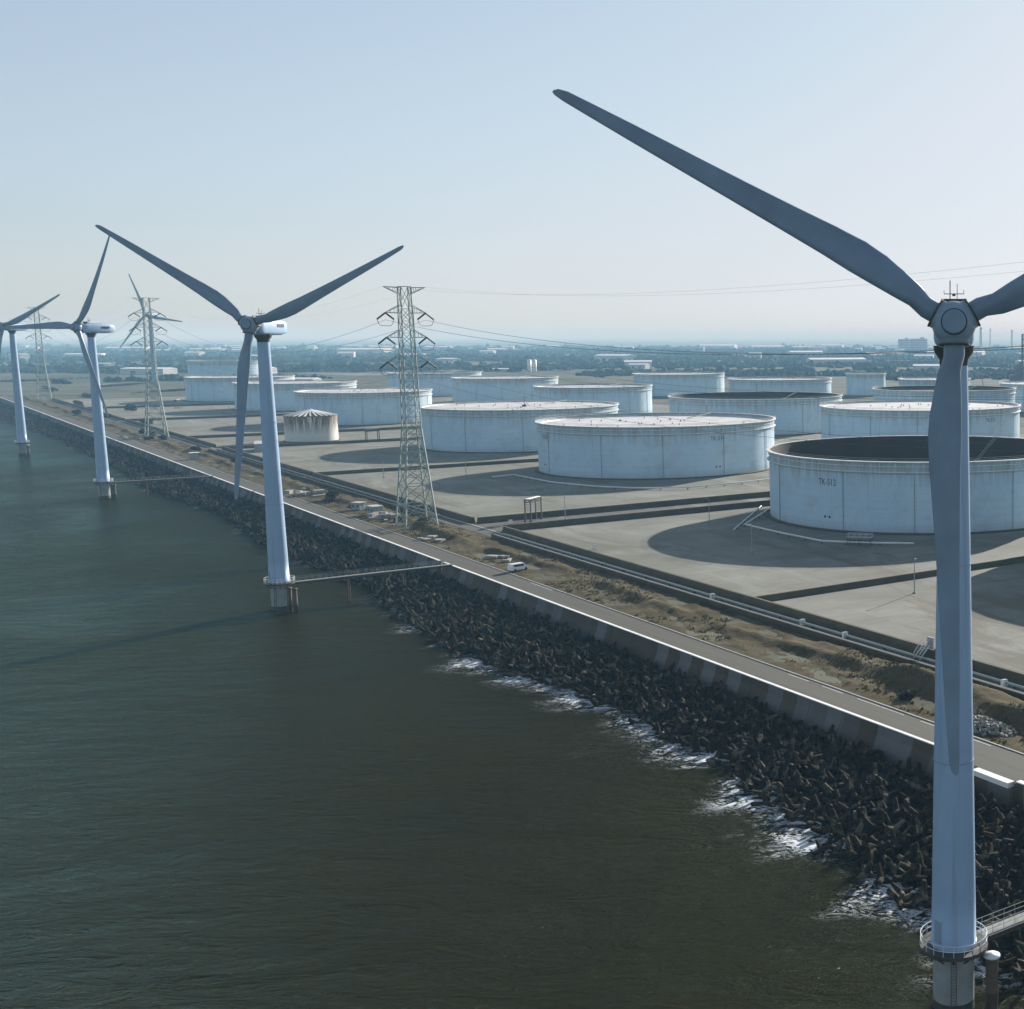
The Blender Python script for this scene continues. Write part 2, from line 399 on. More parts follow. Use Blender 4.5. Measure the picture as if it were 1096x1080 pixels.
# ------------------------------------------------------------------ sea
def build_sea():
    ss = np.concatenate([[-30000, -6000, -1500, -500], np.arange(-200, 700, 2.0), np.arange(700, 1600, 10.0), [2000, 3000, 6000, 30000]])
    nn = np.concatenate([[-40000, -12000, -4000, -1500, -600, -300, -150, -100, -75, -60], np.arange(-54, -6, 1.5), [-4, 0.0]])
    S, Nn = np.meshgrid(ss, nn, indexing='ij')
    v = np.stack([Nn, S, np.zeros_like(S)], -1).reshape(-1, 3)
    a, b = len(ss), len(nn)
    idx = np.arange(a * b).reshape(a, b)
    f = np.stack([idx[:-1, :-1], idx[:-1, 1:], idx[1:, 1:], idx[1:, :-1]], -1).reshape(-1, 4)
    o = np_mesh('water', v, f, M['water'], W0, ANG, True)
    d = shore_n(S) - Nn                                  # metres out from the rocks
    patch = np.clip(.5 + .38 * vnoise(S, .075, .7) + .25 * vnoise(S, .31, 2.1), 0, 1.25)
    bay = np.exp(-((S - 55) / 16.0) ** 2) * .55 + np.exp(-((S + 24) / 9.0) ** 2) * .5 + np.exp(-((S - 120) / 20.0) ** 2) * .35
    w = 2.2 + 3.0 * np.clip(patch, 0, 1) + bay * 4
    foam = np.where(d < -3, 0, np.exp(-np.clip(d - 2.2, 0, None) ** 1.3 / w ** 1.3)) * np.clip(patch * .8 + bay, .0, 1)
    foam = foam * np.clip(1.15 - S / 260.0, .35, 1) + np.where(d > -3, .16 * np.exp(-np.clip(d - 1.0, 0, None) / 1.6), 0) * np.clip(1.2 - S / 200.0, .15, 1)
    foam = np.clip(foam, 0, 1)
    at = o.data.attributes.new('foam', 'FLOAT', 'POINT')
    at.data.foreach_set('value', foam.reshape(-1).astype(np.float32))
    tag(o, kind='structure')
build_sea()

# ------------------------------------------------------------------ land: one sheet to the horizon
def build_land():
    ss = [-30000, -2000, -12, 3000, 9000, 60000]; nn = [-.4, 300, 2000, 8000, 60000]
    mb = MB()
    vs = [(n, s, GZ - .06) for s in ss for n in nn]
    k = len(nn)
    fs = [(i * k + j, i * k + j + 1, (i + 1) * k + j + 1, (i + 1) * k + j) for i in range(len(ss) - 1) for j in range(k - 1)]
    mb.add(vs, fs); tag(mb.build('ground', M['ground'], None, W0, ANG), kind='structure')
    # coast road with kerb strip and dashed edge paint
    r = MB(); r.add([(0, -400, GZ), (8.5, -400, GZ), (8.5, 1500, GZ), (0, 1500, GZ)], [(0, 1, 2, 3)])
    tag(r.build('road', M['road'], None, W0, ANG), kind='structure')
    e = MB()
    for i in (0, 1, 2, 3, 4, 5, 17, 18):
        s = i * 9.0 + 1.3 * (i % 3)
        e.add([(7.55, s, GZ + .02), (7.85, s, GZ + .02), (7.85, s + 6.2, GZ + .02), (7.55, s + 6.2, GZ + .02)], [(0, 1, 2, 3)])
    tag(e.build('road_marking', M['paint_line'], None, W0, ANG), kind='structure')
    kb = MB(); kb.box((8.65, 550, GZ + .05), (.3, 1900, .14)); tag(kb.build('road_kerb', M['paint_line'], None, W0, ANG), kind='structure')
    # lane in front of the tank yard
    l = MB(); l.add([(28.3, -400, GZ + .01), (33.4, -400, GZ + .01), (33.4, 1250, GZ + .01), (28.3, 1250, GZ + .01)], [(0, 1, 2, 3)])
    l.add([(33.4, 258, GZ + .015), (560, 258, GZ + .015), (560, 276, GZ + .015), (33.4, 276, GZ + .015)], [(0, 1, 2, 3)])
    tag(l.build('lane', M['cross_road'], None, W0, ANG), kind='structure')
    lk = MB(); lk.box((33.0, 425, GZ + .09), (.35, 1650, .18)); tag(lk.build('lane_kerb', M['kerb'], None, W0, ANG), kind='structure')
    # concrete floors of the tank cells
    pd = MB()
    for (s0, s1) in ((-60, 110.6), (113.4, 254), (280, 466), (470, 640), (660, 735), (745, 945), (955, 1150), (1160, 1360)):
        for (n0, n1) in ((36.2, 250), (258, 435)):
            pd.add([(n0, s0, GZ + .02), (n1, s0, GZ + .02), (n1, s1, GZ + .02), (n0, s1, GZ + .02)], [(0, 1, 2, 3)])
    tag(pd.build('tank_yard_floor', M['pad'], None, W0, ANG), kind='structure')
build_land()

def build_verge():
    s = np.concatenate([np.arange(-120, 420, 1.0), np.arange(420, 1500, 4.0)]); n = np.arange(8.8, 28.01, .8)
    S, Nn = np.meshgrid(s, n, indexing='ij')
    r = np.random.RandomState(3)
    h = .10 * (vnoise(S * .9 + Nn * .7, .33, .5) + vnoise(Nn * 1.3 - S * .4, .41, 1.1))
    ridge = np.exp(-((Nn - 19.5 - 1.6 * np.sin(S * .045)) / 2.0) ** 2) * (.75 + .35 * vnoise(S, .09, 2.0))
    h = h + np.clip(ridge, 0, 2.2)
    for (cs, cn, hh, w) in ((36, 22, 2.4, 5.5), (20, 24, 1.8, 6), (8, 19, 1.5, 5), (255, 20, .8, 9), (275, 22, .7, 8), (360, 22, .9, 12), (-10, 22, 1.7, 8), (60, 25, .8, 5)):
        h = h + hh * np.exp(-((S - cs) / (w * 1.6)) ** 2 - ((Nn - cn) / (w * .55)) ** 2)
    edge = np.clip((Nn - 9.0) / 2.5, 0, 1) * np.clip((28.0 - Nn) / 1.5, 0, 1)
    h = h * edge + r.uniform(-.08, .08, h.shape) * edge
    v = np.stack([Nn, S, GZ + .03 + h - .02 * (1 - edge)], -1).reshape(-1, 3)
    a, b = S.shape; idx = np.arange(a * b).reshape(a, b)
    f = np.stack([idx[:-1, :-1], idx[:-1, 1:], idx[1:, 1:], idx[1:, :-1]], -1).reshape(-1, 4)
    tag(np_mesh('verge', v, f, M['verge'], W0, ANG, True), kind='structure')
    return S, Nn, h
VS, VN, VH = build_verge()
def verge_z(n, s):
    i = np.abs(VS[:, 0] - s).argmin(); j = np.abs(VN[0] - n).argmin()
    return GZ + .03 + float(VH[i, j])

# grass tufts on the verge (nobody could count them)
def build_grass():
    r = np.random.RandomState(11); V = []; F = []; k = 0
    for _ in range(3000):
        s = r.uniform(-40, 330) if r.rand() < .85 else r.uniform(330, 700); n = r.uniform(9.4, 27)
        if vnoise(np.array(s + n), .12, .4) + vnoise(np.array(n * 2 - s), .05, 1) < .1: continue
        z = verge_z(n, s) - .05
        for b in range(5):
            a = r.uniform(0, 6.28); w = r.uniform(.12, .3); hh = r.uniform(.2, .6); dx, dy = math.cos(a) * w, math.sin(a) * w
            ox, oy = r.uniform(-.5, .5, 2); lx, ly = r.uniform(-.3, .3, 2)
            V += [(n + ox - dx, s + oy - dy, z), (n + ox + dx, s + oy + dy, z), (n + ox + lx, s + oy + ly, z + hh)]
            F.append((k, k + 1, k + 2)); k += 3
    o = np_mesh('grass', np.array(V), np.array(F), M['leaf_dry'], W0, ANG); tag(o, 'dry brown grass tufts on the verge beside the coast road', 'grass', kind='stuff')
build_grass()

# ------------------------------------------------------------------ seawall
def wall_section(name, label, s0, s1):
    t = empty(name, label, 'seawall', P(0, s0, 0), ANG, 'stretches of the concrete seawall')
    L = s1 - s0; f = MB()
    prof = [(-.55, GZ + 1.0), (-.75, 4.6), (-2.1, 1.6), (-2.3, -1.0)]
    m = max(2, int(L / 4.4))
    for i in range(m):
        a = L * i / m; b = L * (i + 1) / m - .04
        fr = .0 if i % 2 else .07
        vs = [(n - fr, a, z) for n, z in prof] + [(n - fr, b, z) for n, z in prof]
        vs += [(-.02, a, GZ + 1.0), (-.02, a, -1.0), (-.02, b, GZ + 1.0), (-.02, b, -1.0)]
        f.add(vs, [(0, 1, 5, 4), (1, 2, 6, 5), (2, 3, 7, 6), (0, 8, 9, 3, 2, 1), (4, 5, 6, 7, 11, 10), (0, 4, 10, 8), (8, 10, 11, 9)])
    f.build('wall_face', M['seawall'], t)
    c = MB()
    k = max(1, int(L / 17.6))
    for i in range(k):
        c.box((-.30, L * (i + .5) / k, GZ + 1.075), (.58, L / k - .05, .14))
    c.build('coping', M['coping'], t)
    return t
wall_section('seawall', 'long pale-topped concrete seawall between the road and the tetrapods, nearest stretch', -1.0, 205.5)
wall_section('seawall', 'concrete seawall stretch beyond the second turbine footbridge, behind the second turbine', 208.5, 411.0)
wall_section('seawall', 'distant concrete seawall stretch running behind the third turbine tower', 413.0, 742.0)
wall_section('seawall', 'farthest concrete seawall stretch behind the fourth turbine at the left edge', 744.0, 1500.0)
# low end slab where the wall stops, beside the road
t = empty('end_slab', 'low sunlit concrete slab where the seawall stops beside the nearest turbine', 'slab', P(0, -14, 0), ANG)
MB().box((-.6, 4.3, 4.6), (1.5, 7.4, .75)).build('slab_top', M['coping'], t)
MB().box((-1.0, 3.9, 2.0), (1.2, 9.0, 4.3)).build('footing', M['seawall'], t)
t = empty('retaining_wall', 'low dark retaining wall below the road at the right edge', 'wall', P(0, -130, 0), ANG)
MB().box((-.1, 58, 1.9), (1.0, 116, 6.1)).build('wall_face', M['seawall'], t)
MB().box((.1, 58, 5.08), (.9, 116, .16)).build('coping', M['coping'], t)
t = empty('end_post', 'dark upright end pier of the seawall beside the nearest tower', 'pier', P(-.4, -2.6, 0), ANG)
MB().box((0, 0, 4.2), (1.9, 2.2, 5.6), taper=.8).build('pier', M['dark'], t)
MB().box((0, 0, 7.1), (1.4, 1.7, .18)).build('cap', M['bund'], t)

# ------------------------------------------------------------------ armour bed and tetrapods
def bed_z(n, s):
    ns = shore_n(s); x = np.clip((np.asarray(n, float) - ns) / (-2.0 - ns), -.6, 1)
    return np.where(x > 0, 2.0 * x ** .7 - .5, -.5 + 3.0 * x) + .25 * np.sin(np.asarray(n) * 1.3 + np.asarray(s) * .7)
def build_bed():
    s = np.concatenate([np.arange(-140, 420, 1.5), np.arange(420, 1500, 6.0)]); x = np.linspace(0, 1, 22)
    S = np.repeat(s[:, None], 22, 1); ns = shore_n(s) - 7
    Nn = ns[:, None] + (-1.5 - ns)[:, None] * x[None, :]
    r = np.random.RandomState(5)
    Z = bed_z(Nn, S) + r.uniform(-.35, .35, S.shape)
    v = np.stack([Nn, S, Z], -1).reshape(-1, 3); a, b = S.shape; idx = np.arange(a * b).reshape(a, b)
    f = np.stack([idx[:-1, :-1], idx[:-1, 1:], idx[1:, 1:], idx[1:, :-1]], -1).reshape(-1, 4)
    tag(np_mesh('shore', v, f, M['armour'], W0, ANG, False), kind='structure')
build_bed()
def tetra_arrays(L=1.85, r0=.46, r1=.28, seg=7):
    dirs = [Vector((0, 0, 1))] + [Vector((math.cos(a) * .943, math.sin(a) * .943, -.333)) for a in (0, 2.0944, 4.1888)]
    V = []; F = []
    for d in dirs:
        q = d.to_track_quat('Z', 'Y').to_matrix(); o = len(V)
        for h, r in ((0, r0), (L * .92, r1 * 1.03), (L, r1 * .78)):
            for k in range(seg):
                a = 2 * math.pi * k / seg
                V.append(tuple(q @ Vector((r * math.cos(a), r * math.sin(a), h))))
        for j in range(2):
            for k in range(seg):
                F.append((o + j * seg + k, o + j * seg + (k + 1) % seg, o + (j + 1) * seg + (k + 1) % seg, o + (j + 1) * seg + k))
        c = len(V); V.append(tuple(q @ Vector((0, 0, L + .02))))
        for k in range(seg): F.append((o + 2 * seg + k, o + 2 * seg + (k + 1) % seg, c, c))
    return V, F
def build_tetrapods():
    V, F = tetra_arrays()
    F3 = []
    me = bpy.data.meshes.new('tetrapod')
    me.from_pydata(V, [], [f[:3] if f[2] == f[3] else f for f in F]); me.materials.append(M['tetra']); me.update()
    r = np.random.RandomState(21); pts = []
    s = -130.0
    while s < 1500:
        step = 1.95 if s < 500 else (2.6 if s < 900 else 3.6)
        ns = float(shore_n(s)); n = -3.4
        while n > ns - .9:
            pn, ps = n + r.uniform(-.8, .8), s + r.uniform(-.8, .8)
            z = float(bed_z(pn, ps)) + r.uniform(.2, 1.25)
            pts.append((pn, ps, z)); n -= step * r.uniform(.85, 1.15)
        s += step
    pts = np.array(pts); cam = np.array([0, 0, 65.0])
    world = np.array([list(P(a, b, c)) for a, b, c in pts])
    # the 300 that show largest: near, inside the picture
    dep = world[:, 1]; px = (world[:, 0] / np.maximum(dep, 1)) * 1391 + 1018
    d = np.linalg.norm(world - cam, axis=1); d = np.where((px < 1100) & (px > 0) & (dep > 110), d, 1e9)
    order = np.argsort(d); near = order[:300]; rest = order[300:]
    eul = r.uniform(0, 6.283, (len(pts), 3)); sc = r.uniform(.82, 1.12, len(pts))
    for i in near:
        o = bpy.data.objects.new('tetrapod', me); COL.objects.link(o)
        o.location = world[i]; o.rotation_euler = eul[i]; o.scale = (sc[i],) * 3
        tag(o, 'concrete tetrapod in the near stretch of the dark heap below the seawall', 'tetrapod', 'tetrapods of the near sea defence')
    Va = np.array(V); Fa = np.array([f for f in F if f[2] != f[3]])
    Vs = []; Fs = []
    for k, i in enumerate(rest):
        m = np.array(Euler(tuple(eul[i])).to_matrix()) * sc[i]
        Vs.append(Va @ m.T + world[i]); Fs.append(Fa + k * len(Va))
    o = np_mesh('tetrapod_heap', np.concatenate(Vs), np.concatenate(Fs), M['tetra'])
    tag(o, 'long dark heap of tetrapods along the foot of the far seawall', 'tetrapods', kind='stuff')
build_tetrapods()

# ------------------------------------------------------------------ wind turbines
TB = {}
def naca(t):
    pts = []
    for i in range(9):
        x = .5 * (1 - math.cos(math.pi * i / 8)); y = 5 * t * (.2969 * math.sqrt(x) - .126 * x - .3516 * x ** 2 + .2843 * x ** 3 - .1036 * x ** 4)
        pts.append((x, y))
    up = pts; lo = [(x, -y * .75) for x, y in reversed(pts[1:-1])]
    return up + lo
def blade_mb():
    mb = MB()
    st = [(1.5, 1.85, 1.0, 20), (2.8, 1.85, 1.0, 18), (4.2, 2.05, .80, 15), (6, 2.5, .52, 12), (8, 2.88, .38, 10), (10.2, 3.02, .30, 8), (13, 2.75, .25, 6),
          (17, 2.38, .22, 4), (22, 2.02, .20, 2.5), (27, 1.72, .18, 1.5), (32, 1.42, .17, .8), (36, 1.12, .16, .3), (38.4, .92, .15, 0), (39.2, .62, .14, 0), (39.5, .2, .14, 0)]
    rings = []
    for r, c, th, tw in st:
        ring = []
        if th > .95:
            for k in range(16):
                a = math.pi - 2 * math.pi * k / 16
                ring.append((c / 2 * math.cos(a), c / 2 * math.sin(a) * th))
        else:
            for x, y in naca(th):
                ring.append((-.30 * c - (.06 if r < 8 else 0) + x * c, y * c))
        lead = 0 if r < 4 else (.03 * min(r, 12) - .25 * max(0, (r - 12) / 27))
        tw_ = R_(tw)
        rings.append([(x * math.cos(tw_) - y * math.sin(tw_) + (lead if r > 4 else 0), x * math.sin(tw_) + y * math.cos(tw_) - (.0012 * r * r), r) for x, y in ring])
    k = 16
    vs = [p for rg in rings for p in rg]; fs = []
    for j in range(len(rings) - 1):
        for i in range(k):
            fs.append((j * k + i, j * k + (i + 1) % k, (j + 1) * k + (i + 1) % k, (j + 1) * k + i))
    mb.add(vs, fs, True); mb.add(rings[-1], [tuple(range(k))])
    return mb
OV = 5.6
def rotor_mat(zh, psi, tilt):
    return Matrix.Translation((0, 0, zh)) @ Matrix.Rotation(R_(psi), 4, 'Z') @ Matrix.Rotation(R_(-tilt), 4, 'X') @ Matrix.Translation((0, -OV, 0))
def set_rotor(root, zh, psi, al, tilt):
    k = 0
    for ch in root.children:
        b = ch.name.split('.')[0]
        if b == 'blade':
            ch.matrix_local = rotor_mat(zh, psi, tilt) @ Matrix.Rotation(R_(al + 120 * k), 4, 'Y'); k += 1
        elif b == 'hub': ch.matrix_local = rotor_mat(zh, psi, tilt) @ Matrix.Rotation(R_(al), 4, 'Y')
        elif b in ('nacelle', 'weather_mast', 'yaw_bearing'):
            ch.matrix_local = Matrix.Translation((0, 0, zh)) @ Matrix.Rotation(R_(psi), 4, 'Z')
def make_turbine(offshore=True):
    root = empty('wind_turbine', None, 'wind turbine')
    z0 = 6.6 if offshore else 0.0
    ztop = 63.5
    tw = MB()
    prof = [(2.25, z0 - .05), (2.3, z0 + .25), (2.2, z0 + .3)]
    for i in range(13):
        x = i / 12; prof.append((2.2 - .92 * x, z0 + .3 + (ztop - z0 - .3) * x))
    tw.lathe(prof, 40); tw.disc(1.28, ztop, 40)
    tower = tw.build('tower', M['white_paint'], root)
    fl = MB()
    for z in (z0 + 18.5, z0 + 37.5):
        r = 2.2 - .92 * (z - z0 - .3) / (ztop - z0 - .3)
        fl.lathe([(r + .005, z - .06), (r + .05, z - .06), (r + .05, z + .06), (r + .005, z + .06)], 40, smooth=False)
    fl.build('flange_ring', M['hub_paint'], tower)
    dr = MB()
    for i in range(7):
        a = R_(212 + i * 4)
        dr.add([(2.23 * math.cos(a), 2.23 * math.sin(a), z0 + .6), (2.20 * math.cos(a), 2.20 * math.sin(a), z0 + 2.8)], [])
    dr.f = [(2 * i, 2 * i + 2, 2 * i + 3, 2 * i + 1) for i in range(6)]
    dr.build('door', M['hub_paint'], tower)
    if offshore:
        f = MB(); f.lathe([(2.02, -3), (2.02, 5.2), (2.5, 5.9), (2.5, 6.2)], 36); f.build('foundation_pile', M['pile_conc'], root)
        b = MB(); b.lathe([(2.035, -.4), (2.035, 1.0)], 36); b.build('waterline_band', M['dark_steel'], root)
        p = MB(); p.lathe([(2.0, 6.15), (3.35, 6.15), (3.35, 6.5), (2.0, 6.5)], 40, smooth=False)
        for k in range(12):
            a = k * math.pi / 6; p.bar((2.0 * math.cos(a), 2.0 * math.sin(a), 5.2), (3.2 * math.cos(a), 3.2 * math.sin(a), 6.15), .14)
        pl = p.build('platform', M['dark_steel'], root)
        rl = MB()
        for z in (7.05, 7.6):
            rl.tube([(3.25 * math.cos(a), 3.25 * math.sin(a), z) for a in [2 * math.pi * i / 40 for i in range(40)]], .035, 5, True)
        for k in range(20):
            a = k * math.pi / 10; rl.bar((3.25 * math.cos(a), 3.25 * math.sin(a), 6.5), (3.25 * math.cos(a), 3.25 * math.sin(a), 7.6), .05)
        rl.build('railing', M['rail'], pl)
        ld = MB()
        for dx in (-.25, .25): ld.bar((dx, -2.35, -1), (dx, -2.35, 6.1), .07)
        for i in range(22): ld.bar((-.25, -2.35, -.8 + i * .31), (.25, -2.35, -.8 + i * .31), .04)
        ld.build('ladder', M['rust'], root)
    else:
        f = MB(); f.lathe([(4.2, -.6), (4.2, .3), (2.4, .5)], 32, smooth=False); f.build('foundation', M['conc_block'], root)
    y = MB(); y.lathe([(1.32, -3.3), (1.34, -2.75), (1.8, -2.1), (1.9, -1.5)], 32); y.build('yaw_bearing', M['dark_steel'], root)
    # nacelle: rounded hull, axis along -Y
    na = MB(); ring = []
    secs = [(-4.0, 1.35, 1.35), (-3.6, 1.7, 1.62), (-2.4, 1.85, 1.78), (2.5, 1.85, 1.85), (6.5, 1.75, 1.78), (8.6, 1.45, 1.45), (9.3, .95, .95)]
    for yy, hw, hh in secs:
        rg = []
        for k in range(24):
            a = 2 * math.pi * k / 24; ca, sa = math.cos(a), math.sin(a); e = .45
            rg.append((math.copysign(abs(ca) ** e, ca) * hw, yy, math.copysign(abs(sa) ** e, sa) * hh + .1))
        ring.append(rg)
    vs = [p for rg in ring for p in rg]; fs = []
    for j in range(len(ring) - 1):
        for i in range(24): fs.append((j * 24 + i, (j + 1) * 24 + i, (j + 1) * 24 + (i + 1) % 24, j * 24 + (i + 1) % 24))
    na.add(vs, fs, True); na.add(ring[0], [tuple(range(24))]); na.add(ring[-1], [tuple(reversed(range(24)))])
    nac = na.build('nacelle', M['white_paint'], root)
    for sx in (-1, 1):
        v = MB(); v.box((sx * 1.86, 4.7, .5), (.03, 3.2, .7))
        for i in range(4): v.box((sx * 1.88, 3.4 + i * .9, .5), (.03, .5, .74))
        v.build('vent', M['dark_steel'], nac)
    w = MB()
    for sx in (-1, 1): w.bar((sx * 1.05, -1.6, 1.95), (sx * 1.05, 4.0, 1.95), .1); 
    w.box((0, -1.9, 2.5), (2.3, .55, .42)); w.box((0, -1.9, 2.1), (1.6, .4, .5)); 
    w.bar((-.35, -.4, 1.9), (-.35, -.4, 4.4), .09); w.bar((.3, -.4, 1.9), (.3, -.4, 4.1), .06); w.bar((-.9, -.4, 3.2), (.9, -.4, 3.2), .07)
    w.box((0, -.4, 3.1), (.3, .2, .2)); w.bar((.9, -.4, 3.2), (.9, -.4, 3.55), .05); w.bar((-.9, -.4, 3.2), (-.9, -.4, 3.5), .05)
    for sx in (-.95, 0, .95): w.box((sx, -2.2, 2.5), (.22, .08, .3))
    w.build('weather_mast', M['dark_steel'], root)
    # hub: rounded casting with a round nose cover and three blade collars
    h = MB(); prof = []
    for i in range(15):
        a = math.pi * i / 14; prof.append((max(.02, 1.95 * math.sin(a) ** .8), -1.75 * math.cos(a)))
    tmp = MB(); tmp.lathe(prof, 36)
    h.v = [(x, z * 1.0, y) for x, y, z in tmp.v]; h.f = list(tmp.f); h.smooth = set(range(len(h.f)))
    hub = h.build('hub', M['hub_paint'], root)
    c = MB(); t2 = MB(); t2.lathe([(.02, 0), (.98, 0), (1.06, .09), (1.06, .45)], 36, smooth=False)
    c.v = [(x, -1.78 + z, y) for x, y, z in t2.v]; c.f = [tuple(reversed(f)) for f in t2.f]; c.build('nose_cover', M['blade_paint'], hub)
    t3 = MB(); t3.lathe([(1.06, 0), (1.15, -.05), (1.15, .3)], 36, smooth=False)
    g = MB(); g.v = [(x, -1.55 + z, y) for x, y, z in t3.v]; g.f = [tuple(reversed(f)) for f in t3.f]; g.build('cover_groove', M['dark_steel'], hub)
    for k in range(3):
        q = Matrix.Rotation(R_(120 * k), 3, 'Y')
        cl = MB(); t4 = MB(); t4.lathe([(1.32, .9), (1.32, 1.78), (.9, 1.84)], 32)
        cl.v = [tuple(q @ Vector(p)) for p in t4.v]; cl.f = list(t4.f); cl.smooth = set(t4.smooth); cl.build('blade_collar', M['hub_paint'], hub)
        rg = MB(); t5 = MB(); t5.lathe([(1.30, 1.80), (1.38, 1.80), (1.38, 1.92), (1.0, 1.92)], 32, smooth=False)
        rg.v = [tuple(q @ Vector(p)) for p in t5.v]; rg.f = list(t5.f); rg.build('flange_ring', M['rust'], hub)
    for k in range(3):
        if 'blade' not in TB:
            b = blade_mb().build('blade', M['blade_paint'], root); TB['blade'] = b.data
        else:
            b = bpy.data.objects.new('blade', TB['blade']); COL.objects.link(b); b.parent = root
    return root
T = make_turbine(); GT = 'wind turbines standing in the sea along the seawall'
for i, (loc, zh, psi, al, tilt, lab) in enumerate((
    ((.25, 120.0, 0), .996, 0, 59.5, 5, 'nearest and tallest-looking wind turbine, at the right'),
    ((-160.9, 306.4, 0), 1.017, 1, 63.5, 6, 'second wind turbine, left of the nearest pylon, two blades spread in a wide V'),
    ((-343.2, 523.0, 0), 1.032, -20, 29, 6, 'third wind turbine, left of the farther pylon, one blade lying level to the left'),
    ((-512.4, 715.4, 0), 1.06, -10, 66, 5, 'fourth and farthest sea turbine, cut by the left edge of the picture'))):
    o = T if i == 0 else copy_tree(T)
    o.location = loc; o.scale = (zh,) * 3; tag(o, lab, 'wind turbine', GT); set_rotor(o, 65.9, psi, al, tilt)
o = make_turbine(False); o.location = (-937, 1535, GZ); o.scale = (1.28,) * 3
tag(o, 'small distant wind turbine on land, seen just behind the farther pylon', 'wind turbine'); set_rotor(o, 65.9, -8, -21, 4)

# mooring piles beside each turbine and access footbridges
def pile(loc, lab, h=5.2, r=.62):
    t = empty('mooring_pile', lab, 'pile', loc, 0, 'steel piles beside the sea turbines')
    MB().lathe([(r, -3), (r, 1.7), (r * 1.12, 1.75), (r * 1.12, 2.0), (r, 2.05), (r, h)], 20).build('shaft', M['rust'], t)
    m = MB(); m.lathe([(r * .98, h), (r * 1.35, h + .02), (r * 1.3, h + .22), (.02, h + .38)], 20); m.build('cap', M['white'] if r > .6 else M['rust'], t)
    return t
pile((3.95, 119.3, 0), 'dark mooring pile with a white round cap right of the nearest tower', 5.4)
pile((-157.3, 303.6, 0), 'dark pile just right of the second turbine base, closer to its tower', 5.6, .55)
pile((-155.6, 302.9, 0), 'outer dark pile right of the second turbine base, under the footbridge end', 5.5, .5)
pile((-338.6, 521.0, 0), 'dark pile right of the third turbine base', 5.6, .6)
pile((-337.4, 520.6, 0), 'outer dark pile right of the third turbine base', 5.6, .55)
pile((-508.0, 713.2, 0), 'dark pile right of the fourth turbine base', 5.6, .7)
def bridge(tl, lab, w=1.6):
    # from the turbine platform straight inland to the seawall
    rel = Vector(tl) - W0; s = rel.dot(U); n0 = rel.dot(N)
    t = empty('footbridge', lab, 'footbridge', P(n0, s, 0), ANG, 'footbridges from the seawall to the turbines')
    a = 2.9; L = -n0 - .3
    d = MB(); d.box(((a + L) / 2, 0, 6.28), (L - a, w - .3, .12)); d.build('deck', M['deck'], t)
    g = MB()
    for sy in (-1, 1):
        g.box(((a + L) / 2, sy * w / 2, 6.0), (L - a, .16, .5))
    for i in range(int((L - a) / 3)): g.bar((a + 1 + i * 3, -w / 2, 5.8), (a + 1 + i * 3, w / 2, 5.8), .12)
    g.build('girder', M['dark_steel'], t)
    for sy in (-1, 1):
        r = MB(); k = int((L - a) / 1.5)
        for z in (6.95, 7.45): r.bar((a, sy * w / 2, z), (L, sy * w / 2, z), .04)
        for i in range(k + 1): r.bar((a + i * (L - a) / k, sy * w / 2, 6.3), (a + i * (L - a) / k, sy * w / 2, 7.45), .035)
        r.build('railing', M['galv'], t)
    for x in (a + (L - a) * .33, a + (L - a) * .68):
        m = MB()
        for sy in (-1, 1): m.tube([(x, sy * .8, -2), (x, sy * .8, 5.7)], .22, 10)
        m.bar((x, -1, 5.5), (x, 1, 5.5), .3)
        m.build('trestle', M['rust'], t)
    return t
bridge((.25, 120, 0), 'steel footbridge with railings leading right from the nearest turbine platform')
bridge((-160.9, 306.4, 0), 'thin footbridge crossing the tetrapods from the second turbine')
bridge((-343.2, 523, 0), 'footbridge from the third turbine to the far seawall')

